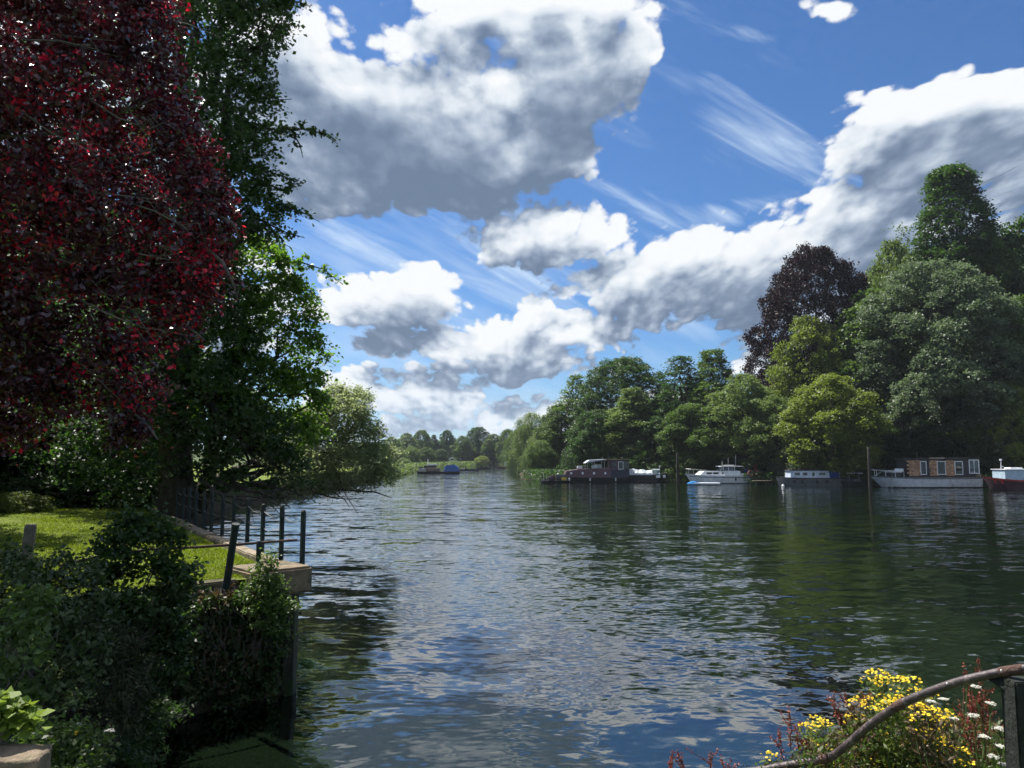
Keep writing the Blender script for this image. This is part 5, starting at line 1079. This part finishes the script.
climber('leafy_creeper', 'light leafed creeper near the corner of the wall under the concrete block', 85, .78, .93, .55, 1.66, LEAF_MID, .05, 95, 14, .22, tend=12)
bush('corner_shrub', 'small leafy shrub rising over the wall edge beside the short post', [lob(264, 572, 10.4, .18), lob(275, 588, 10.5, .22), lob(255, 590, 10.3, .2), lob(268, 558, 10.4, .10), lob(282, 605, 10.5, .2), lob(262, 612, 10.3, .26), lob(278, 630, 10.5, .2)], 86, LEAF_MID, .05, 60, .10, 18, (-3.6, 10.55, .8), stems=14, r=.01)
# yellow flowers dotted on the wall plants
YEL = mat('ragwort_yellow', (0.80, 0.56, 0.015), .6, .12, 40); YELD = mat('flower_eye_orange', (0.55, 0.28, 0.01), .7); WHT = mat('umbel_white', (0.66, 0.65, 0.56), .7, .12, 40)
STEMG = mat('green_stem', (0.075, 0.110, 0.028), .7, .3, 30); STEMB = mat('brown_stem', (0.13, 0.075, 0.045), .8, .4, 30); DOCK = mat('dock_red_seed', (0.22, 0.050, 0.035), .8, .4, 60)
def daisy(mb, eye, c, r, rng, petals=9):
    """open yellow flower: separate petals round a raised eye"""
    n = Vector((rng.normal(0, .35), rng.normal(0, .35) - .25, 1)).normalized(); a = n.orthogonal().normalized(); b = n.cross(a); k0 = rng.uniform(0, 6)
    for i in range(petals):
        w = k0 + 2 * PI * i / petals; d = a * math.cos(w) + b * math.sin(w); s = n.cross(d); q = c + d * r
        mb.add([c + d * r * .2 - s * r * .10, c + d * r * .65 - s * r * .23 + n * r * .04, q - n * r * .15, c + d * r * .65 + s * r * .23 + n * r * .04, c + d * r * .2 + s * r * .10], [(0, 1, 2, 3, 4)])
    V = [c + (a * math.cos(w) + b * math.sin(w)) * r * .30 for w in [2 * PI * i / 6 for i in range(6)]]; eye.add(V + [c + n * r * .2], [(i, (i + 1) % 6, 6) for i in range(6)])
def ragwort(px, Y, heads, label, seed, group='ragwort plants below the handrail', leafm=None, lean=0.0, n_leaf=170, baseat=None, hr=.060, fr=.0084):
    rng = np.random.default_rng(seed); c0 = at(px, 600, Y); bz = baseat if baseat is not None else 1.15
    base = Vector((c0.x + lean, Y, bz)); t = empty('ragwort', base); tag(t, label, 'flower', group); st = MB(); L = []
    for (hx, hy, k) in heads:
        h = at(hx, hy, Y + rng.uniform(-.08, .08)); pts = limb_pts(base + Vector((rng.normal(0, .03), rng.normal(0, .03), 0)), h - Vector((0, 0, .10)), .05, rng, 6, .015); st.tube(pts, [.005, .005, .0045, .004, .0035, .003, .0025], 5)
        for q in pts[1:]:
            for _ in range(4): L.append(np.array(q) + rng.normal(size=3) * .04)
        nf = int(k * 23); fl, ey = MB(), MB()
        for i in range(nf):
            a = rng.uniform(0, 2 * PI); rr = hr * math.sqrt(rng.random()) * (.7 + .4 * k); p = h + Vector((rr * math.cos(a), rr * math.sin(a) * .9, -rr * rr * 5 + rng.normal(0, .006)))
            if i % 2 == 0: s = h - Vector((0, 0, .08 + rng.uniform(0, .04))); st.tube([s, s.lerp(p, .5) + Vector((0, 0, -.01)), p - Vector((0, 0, .003))], [.0018, .0014, .001], 3, cap=False)
            daisy(fl, ey, p, fr * rng.uniform(.8, 1.25), rng)
            if i % 5 == 0: L.append(np.array(p) - np.array([0, 0, rng.uniform(.02, .06)]))
        fh = sub(fl.build('flower_head', YEL), t); eo = ey.build('flower_eyes', YELD); eo.parent = fh
    sub(st.build('stem', STEMG), t)
    C = np.array(L); P = np.repeat(C, 7, axis=0); P = P + rng.normal(size=P.shape) * .022; sub(link_mesh('foliage', leaf_mesh('foliage', P, .034, rng, .3, .3, .16, np.clip(rng.normal(.5, .3, len(P)), 0, 1)), leafm or LEAF_LIGHT), t); return t
# handrail at the lower right
hr = empty('handrail', at(1018, 760, 3.3)); tag(hr, 'curved brown painted pipe handrail on a dark green post at lower right', 'handrail')
rp = [(700, 776, 4.35), (760, 770, 4.2), (795, 764, 4.08), (818, 760.5, 4.0), (833, 755.5, 3.95), (848, 744, 3.88), (864, 730, 3.8), (882, 716.5, 3.72), (903, 703, 3.63), (932, 691, 3.53), (962, 681, 3.43), (992, 674, 3.34), (1012, 670.5, 3.28), (1040, 667, 3.2), (1100, 664, 3.05), (1180, 668, 2.9)]
cp = [at(*p) for p in rp]; fine = []
for i in range(len(cp) - 1):                                # Catmull-Rom through the points
    p0, p1, p2, p3 = cp[max(i - 1, 0)], cp[i], cp[i + 1], cp[min(i + 2, len(cp) - 1)]
    for k in range(6):
        t = k / 6; fine.append(0.5 * ((2 * p1) + (p2 - p0) * t + (2 * p0 - 5 * p1 + 4 * p2 - p3) * t * t + (3 * p1 - p0 - 3 * p2 + p3) * t ** 3))
fine.append(cp[-1])
PIPE = mat('worn_brown_pipe_paint', (0.052, 0.036, 0.037), .5, .25, 14, spec=.5, bump=.25, bscale=60, dark=(.15, .115, .11), amount=.35, dscale=28)
sub(MB().tube(fine, .0192, 18).build('pipe', PIPE, smooth=True), hr)
for (x, y, Y, L_) in ((898, 706, 3.65, .035), (1012, 670.5, 3.28, .05), (826, 758.5, 3.975, .03)):      # welded joints in the pipe
    q = at(x, y, Y); k_ = min(range(1, len(fine) - 1), key=lambda i: (fine[i] - q).length); d_ = (fine[k_ + 1] - fine[k_ - 1]).normalized()
    sub(MB().tube([fine[k_] - d_ * L_, fine[k_] - d_ * L_ * .8, fine[k_] + d_ * L_ * .8, fine[k_] + d_ * L_], [.0196, .0216, .0216, .0196], 18).build('joint', mat('rusty_joint', (.085, .045, .035), .7, .5, 40, bump=.8, bscale=80), smooth=True), hr)
POSTD = mat('dark_green_black_post', (0.011, 0.014, 0.011), .8, .5, 14, bump=.6, bscale=40, dark=(.10, .10, .02), amount=.12, dscale=9)
tp = at(1019, 676, 3.27); mb = MB(); mb.bevbox(tp.x - .052, tp.x + .052, tp.y - .05, tp.y + .05, .9, tp.z - .012, .006)
sub(mb.build('post', POSTD), hr)
a_, b_ = at(985, 678.5, 3.37), at(1012, 677, 3.29); c_ = at(1006, 692, 3.29)
V = []
for dy in (-.018, .018):
    for p in (a_, b_, c_, at(995, 683.5, 3.33)): V.append((p.x, p.y + dy, p.z))
mb = MB(); mb.add(V, [(0, 1, 2, 3), (7, 6, 5, 4), (0, 4, 5, 1), (1, 5, 6, 2), (2, 6, 7, 3), (3, 7, 4, 0)]); sub(mb.build('bracket', POSTD), hr)
mb = MB()
for (x, y, Y) in ((946, 684.5, 3.455), (1000, 671.5, 3.29)): p = at(x, y, Y); mb.lathe([(.005, -.004), (.005, .003), (.002, .005)], (p.x, p.y - .010, p.z + .006), 8)
sub(mb.build('screw', STEEL), hr)

RW = [
 (888, 4.05, [(878, 670, 1.2), (872, 678, .8), (884, 677, .8), (893, 684, .4)], 'tallest yellow ragwort, its flower head highest above the handrail'),
 (880, 4.15, [(865, 697, 1.1), (873, 702, 1.0), (858, 700, .8), (855, 713, .7)], 'yellow ragwort left of the tallest one, broad head above the rail'),
 (900, 3.95, [(886, 696, 1.2), (897, 700, 1.1), (905, 694, .8), (880, 706, .7)], 'yellow ragwort with a wide head just above the rail bend'),
 (925, 4.1, [(900, 677, .7), (911, 678, .7), (917, 688, .8), (927, 692, .8), (914, 699, .7)], 'thin ragwort with several small heads right of the tallest'),
 (940, 3.75, [(925, 705, 1.1), (934, 709, .9), (945, 712, .8), (912, 701, .6), (920, 714, .7)], 'yellow ragwort in front of the rail below its upper bend'),
 (835, 4.3, [(816, 718, 1.1), (823, 722, .8), (808, 724, .8), (854, 716, .7)], 'yellow ragwort at the left above the low end of the rail'),
 (830, 4.35, [(816, 741, 1.0), (824, 743, .7), (854, 745, .8), (768, 753, .5)], 'low yellow ragwort touching the left end of the rail'),
 (935, 3.8, [(930, 728, 1.0), (936, 737, 1.0), (941, 744, .9), (925, 731, .7), (944, 720, .6)], 'yellow ragwort in the middle of the flower bank below the rail'),
 (880, 4.05, [(841, 764, .8), (884, 763, .8), (889, 735, .7), (902, 741, .5), (868, 752, .5)], 'low yellow ragwort at the bottom edge under the rail'),
 (960, 3.85, [(958, 748, .7), (965, 760, .6), (950, 757, .6), (928, 764, .6)], 'small yellow ragwort low at the bottom between white flowers'),
]
for i, (px, Y, hd, lb) in enumerate(RW): ragwort(px, Y, hd, lb, 200 + i, leafm=[LEAF_LIGHT, LEAF_DRY, LEAF_YEL][i % 3])
def dock(px, Y, spikes, label, seed, base_z=1.2):
    rng = np.random.default_rng(seed); c0 = at(px, 700, Y); base = Vector((c0.x, Y, base_z)); t = empty('dock_plant', base); tag(t, label, 'wild plant', 'red brown dock plants by the rail'); st = MB(); P = []
    for (x, y, ln) in spikes:
        P = []; h = at(x, y, Y); pts = limb_pts(base, h, .04, rng, 7, .012); st.tube(pts, [.005, .0045, .004, .0035, .003, .0025, .002, .0015], 5)
        n = int(ln * 330)
        for _ in range(n): f = rng.random(); q = h - (h - base).normalized() * ln * f; P.append(np.array(q) + rng.normal(size=3) * np.array([.008, .008, .006]) * (.5 + f))
        for _ in range(4):
            f = rng.uniform(.35, .9); q = h - (h - base).normalized() * ln * f; e = q + Vector((rng.normal(0, .05), rng.normal(0, .04), .07)); st.tube([q, e], [.002, .001], 3)
            for _ in range(26): P.append(np.array(q.lerp(e, rng.random())) + rng.normal(size=3) * .005)
        P = np.array(P); sub(link_mesh('seed_head', leaf_mesh('seed_head', P, .010, rng, .2, .2, .5, rng.random(len(P))), leaf_mat('dock_seeds', (.16, .035, .03), (.30, .09, .05), (.25, .05, .03), .25)), t)
    sub(st.build('stem', STEMB), t); return t
dock(985, 3.9, [(964, 663, .34), (978, 657, .34), (972, 690, .3), (985, 688, .3), (958, 700, .26), (982, 712, .26), (968, 716, .24)], 'tall rust red dock with upright seed spikes above the rail near the post', 301)
dock(795, 4.4, [(788, 706, .24), (778, 730, .18), (798, 722, .18), (806, 738, .12)], 'red brown dock spike left of the ragwort over the low rail end', 302)
dock(712, 4.3, [(710, 752, .12), (680, 760, .08), (727, 766, .05), (668, 763, .05)], 'small red dock tips at the bottom edge, farthest left of the rail', 303)
dock(885, 4.2, [(832, 700, .12), (845, 694, .14), (870, 686, .12), (838, 716, .12)], 'thin brown seeding dock between the ragwort heads over the rail', 304)
def umbel(px, Y, heads, label, seed, base_z=1.2, grp='white umbel flowers near the post', s=1.0):
    rng = np.random.default_rng(seed); c0 = at(px, 700, Y); base = Vector((c0.x, Y, base_z)); t = empty('white_umbel_plant', base); tag(t, label, 'flower', grp); st, fl = MB(), MB()
    for (x, y, r) in heads:
        h = at(x, y, Y + rng.uniform(-.1, .1)); f = h - Vector((0, 0, .05 * s)); st.tube(limb_pts(base, f, .05, rng, 6, .015), [.004] * 4 + [.003] * 3, 5)
        for i in range(16):
            a = rng.uniform(0, 6.28); q = r * s * math.sqrt(rng.random()); p = h + Vector((q * math.cos(a), q * math.sin(a), -q * q * 6)); st.tube([f, p], [.0012, .0008], 3, cap=False)
            for _ in range(9):
                c = p + Vector((rng.normal(0, .005), rng.normal(0, .005), rng.normal(0, .002))) * s; w = .0028 * s; b = rng.uniform(0, 3); ca, sa = math.cos(b) * w, math.sin(b) * w
                fl.add([c + Vector((ca, sa, 0)), c + Vector((-sa, ca, .001)), c - Vector((ca, sa, 0)), c - Vector((-sa, ca, -.001))], [(0, 1, 2, 3)])
    sub(st.build('stem', STEMG), t); sub(fl.build('flower_head', WHT), t)
    C = np.array([base + Vector((rng.normal(0, .06), rng.normal(0, .06), rng.uniform(.1, .75))) for _ in range(60)]); P = np.repeat(C, 8, axis=0) + rng.normal(size=(480, 3)) * .025; sub(link_mesh('foliage', leaf_mesh('foliage', P, .03, rng, .3, .2, .12, rng.random(480)), LEAF_MID), t); return t
umbel(975, 3.75, [(990, 703, .024), (974, 715, .026)], 'white umbel flower closest below the rail, beside the rust red dock', 311)
umbel(1000, 3.7, [(1001, 728, .026), (984, 736, .022), (994, 756, .026)], 'white umbel flowers right beside the dark post', 312)
umbel(930, 3.85, [(944, 699, .020), (931, 701, .018), (966, 678, .016), (953, 718, .024)], 'creamy umbel flowers just under the middle of the rail', 313)
umbel(1000, 3.6, [(975, 686, .018), (1000, 746, .020), (1004, 764, .018)], 'thin stemmed greenish umbel leaning under the rail bracket', 314)
# tangle of grass, dry stems and leaves that fills the bank below the flowers: nobody could count it
def tangle():
    rng = np.random.default_rng(88); n = 8500
    px = rng.uniform(735, 1035, n); Y = rng.uniform(3.95, 5.0, n); top = np.interp(px, [735, 790, 840, 880, 960, 1035], [775, 762, 722, 708, 715, 735]); py = top + rng.random(n) ** .8 * 130
    C = np.array([at(a, b, c) for a, b, c in zip(px, py, Y)]); P, T_ = scatter(rng, C, rng.random(n), .05, 7, 1.0)
    k = rng.random(len(P)) < .6
    o = link_mesh('dry_undergrowth', leaf_mesh('dry_undergrowth', P[k], .030, rng, .1, .1, .14, T_[k]), LEAF_DRY); o['kind'] = 'stuff'
    o = link_mesh('green_undergrowth', leaf_mesh('green_undergrowth', P[~k], .038, rng, .1, .1, .18, T_[~k]), LEAF_MID); o['kind'] = 'stuff'
    mb = MB()
    for _ in range(330):
        i = int(rng.integers(n)); p = Vector(C[i]); b = p - Vector((rng.normal(0, .08), rng.normal(0, .08), rng.uniform(.3, .7))); mb.tube([b, b.lerp(p, .5) + Vector((rng.normal(0, .02), 0, 0)), p + Vector((0, 0, .05))], [.003, .002, .0012], 3)
    o = mb.build('dry_stalks', LEAF_DRY); o['kind'] = 'stuff'
tangle()
# bottom left corner: stone, broad leaves, small flowers
st_ = empty('stone_block', at(14, 772, 4.05)); tag(st_, 'rough pale brown stone block in the bottom left corner under bright leaves', 'stone')
bm = bmesh.new(); bmesh.ops.create_cube(bm, size=1); bmesh.ops.subdivide_edges(bm, edges=bm.edges[:], cuts=5, use_grid_fill=True)
for v in bm.verts:
    v.co *= 1 - .06 * v.co.length; v.co = Vector((v.co.x * .30, v.co.y * .26, v.co.z * .20)); v.co += Vector((math.sin(v.co.y * 31 + v.co.z * 17), math.sin(v.co.x * 27 + 1), math.sin(v.co.x * 19 + v.co.y * 23))) * .007
me = bpy.data.meshes.new('stone'); bm.to_mesh(me); bm.free(); o = link_mesh('stone', me, mat('sandy_stone', (.22, .165, .11), .9, .3, 9, bump=.9, bscale=25, dark=(.14, .12, .07), amount=.35, dscale=6), st_, True); o.rotation_euler = (0, .06, .3)
bush('broadleaf_plant', 'bright light green broad leaved plant on the stone, bottom left', [lob(8, 716, 4.2, .11, rz=.07), lob(24, 722, 4.2, .07, rz=.05), lob(-12, 712, 4.2, .12, rz=.09)], 91, leaf_mat('leaf_broad_light', (.10, .17, .02), (.17, .26, .04), (.30, .42, .05), .4), .065, 260, .05, 5, at(5, 750, 4.2), asp=.42, up=1.0, cat='plant', stems=9, r=.004, bark=STEMG)
bush('herb_clump', 'low mixed green herbs with tiny flowers right of the stone', [lob(60, 738, 4.7, .16, rz=.10), lob(35, 745, 4.5, .12), lob(90, 752, 4.8, .12), lob(70, 765, 4.6, .18), lob(100, 735, 4.9, .06), lob(40, 725, 4.7, .06)], 92, LEAF_MID, .032, 230, .05, 10, (-2.9, 4.75, 1.2), stems=30, r=.004, cat='plant', bark=STEMG)
umbel(80, 4.75, [(78, 724, .026), (50, 733, .024), (110, 730, .024), (38, 741, .022), (97, 745, .018)], 'small greenish white umbel flowers in the bottom left herbs', 315, 1.2, None)
ragwort(80, 4.75, [(84, 740, .5), (75, 732, .3), (88, 744, .25)], 'single small yellow flower head in the bottom left herbs', 316, None, baseat=1.25, hr=.025)
for i, (x, y, s_, lb) in enumerate(((246, 607, .75, 'yellow flower head high on the wall below the short post'), (244, 653, .8, 'yellow flower head low on the wall over the water'), (167, 632, .78, 'yellow flower head beside the dense upright bush'))):
    p = F1.lerp(F2, s_) + Vector((.69, -.72)) * .32; Yp = p.y; ragwort(x, Yp, [(x, y, .6)], lb, 320 + i, None, baseat=at(x, y, Yp).z - .35, hr=.04, fr=.013)

# ------------------------------------------------------------------ the air itself
hm = bpy.data.materials.new('air'); hm.use_nodes = True; T = NT(hm.node_tree); T.n.remove(T.n['Principled BSDF'])
pv_ = T.n.new('ShaderNodeVolumePrincipled'); pv_.inputs['Color'].default_value = (0.80, 0.88, 1.0, 1); pv_.inputs['Density'].default_value = 0.00015; pv_.inputs['Anisotropy'].default_value = 0.3
T.l.new(pv_.outputs[0], T.n['Material Output'].inputs['Volume'])
o = MB().box(-2700, 2700, -1300, 3500, -2.6, 60).build('haze', hm); o['kind'] = 'stuff'
cy.volume_bounces = 0; cy.volume_max_steps = 16
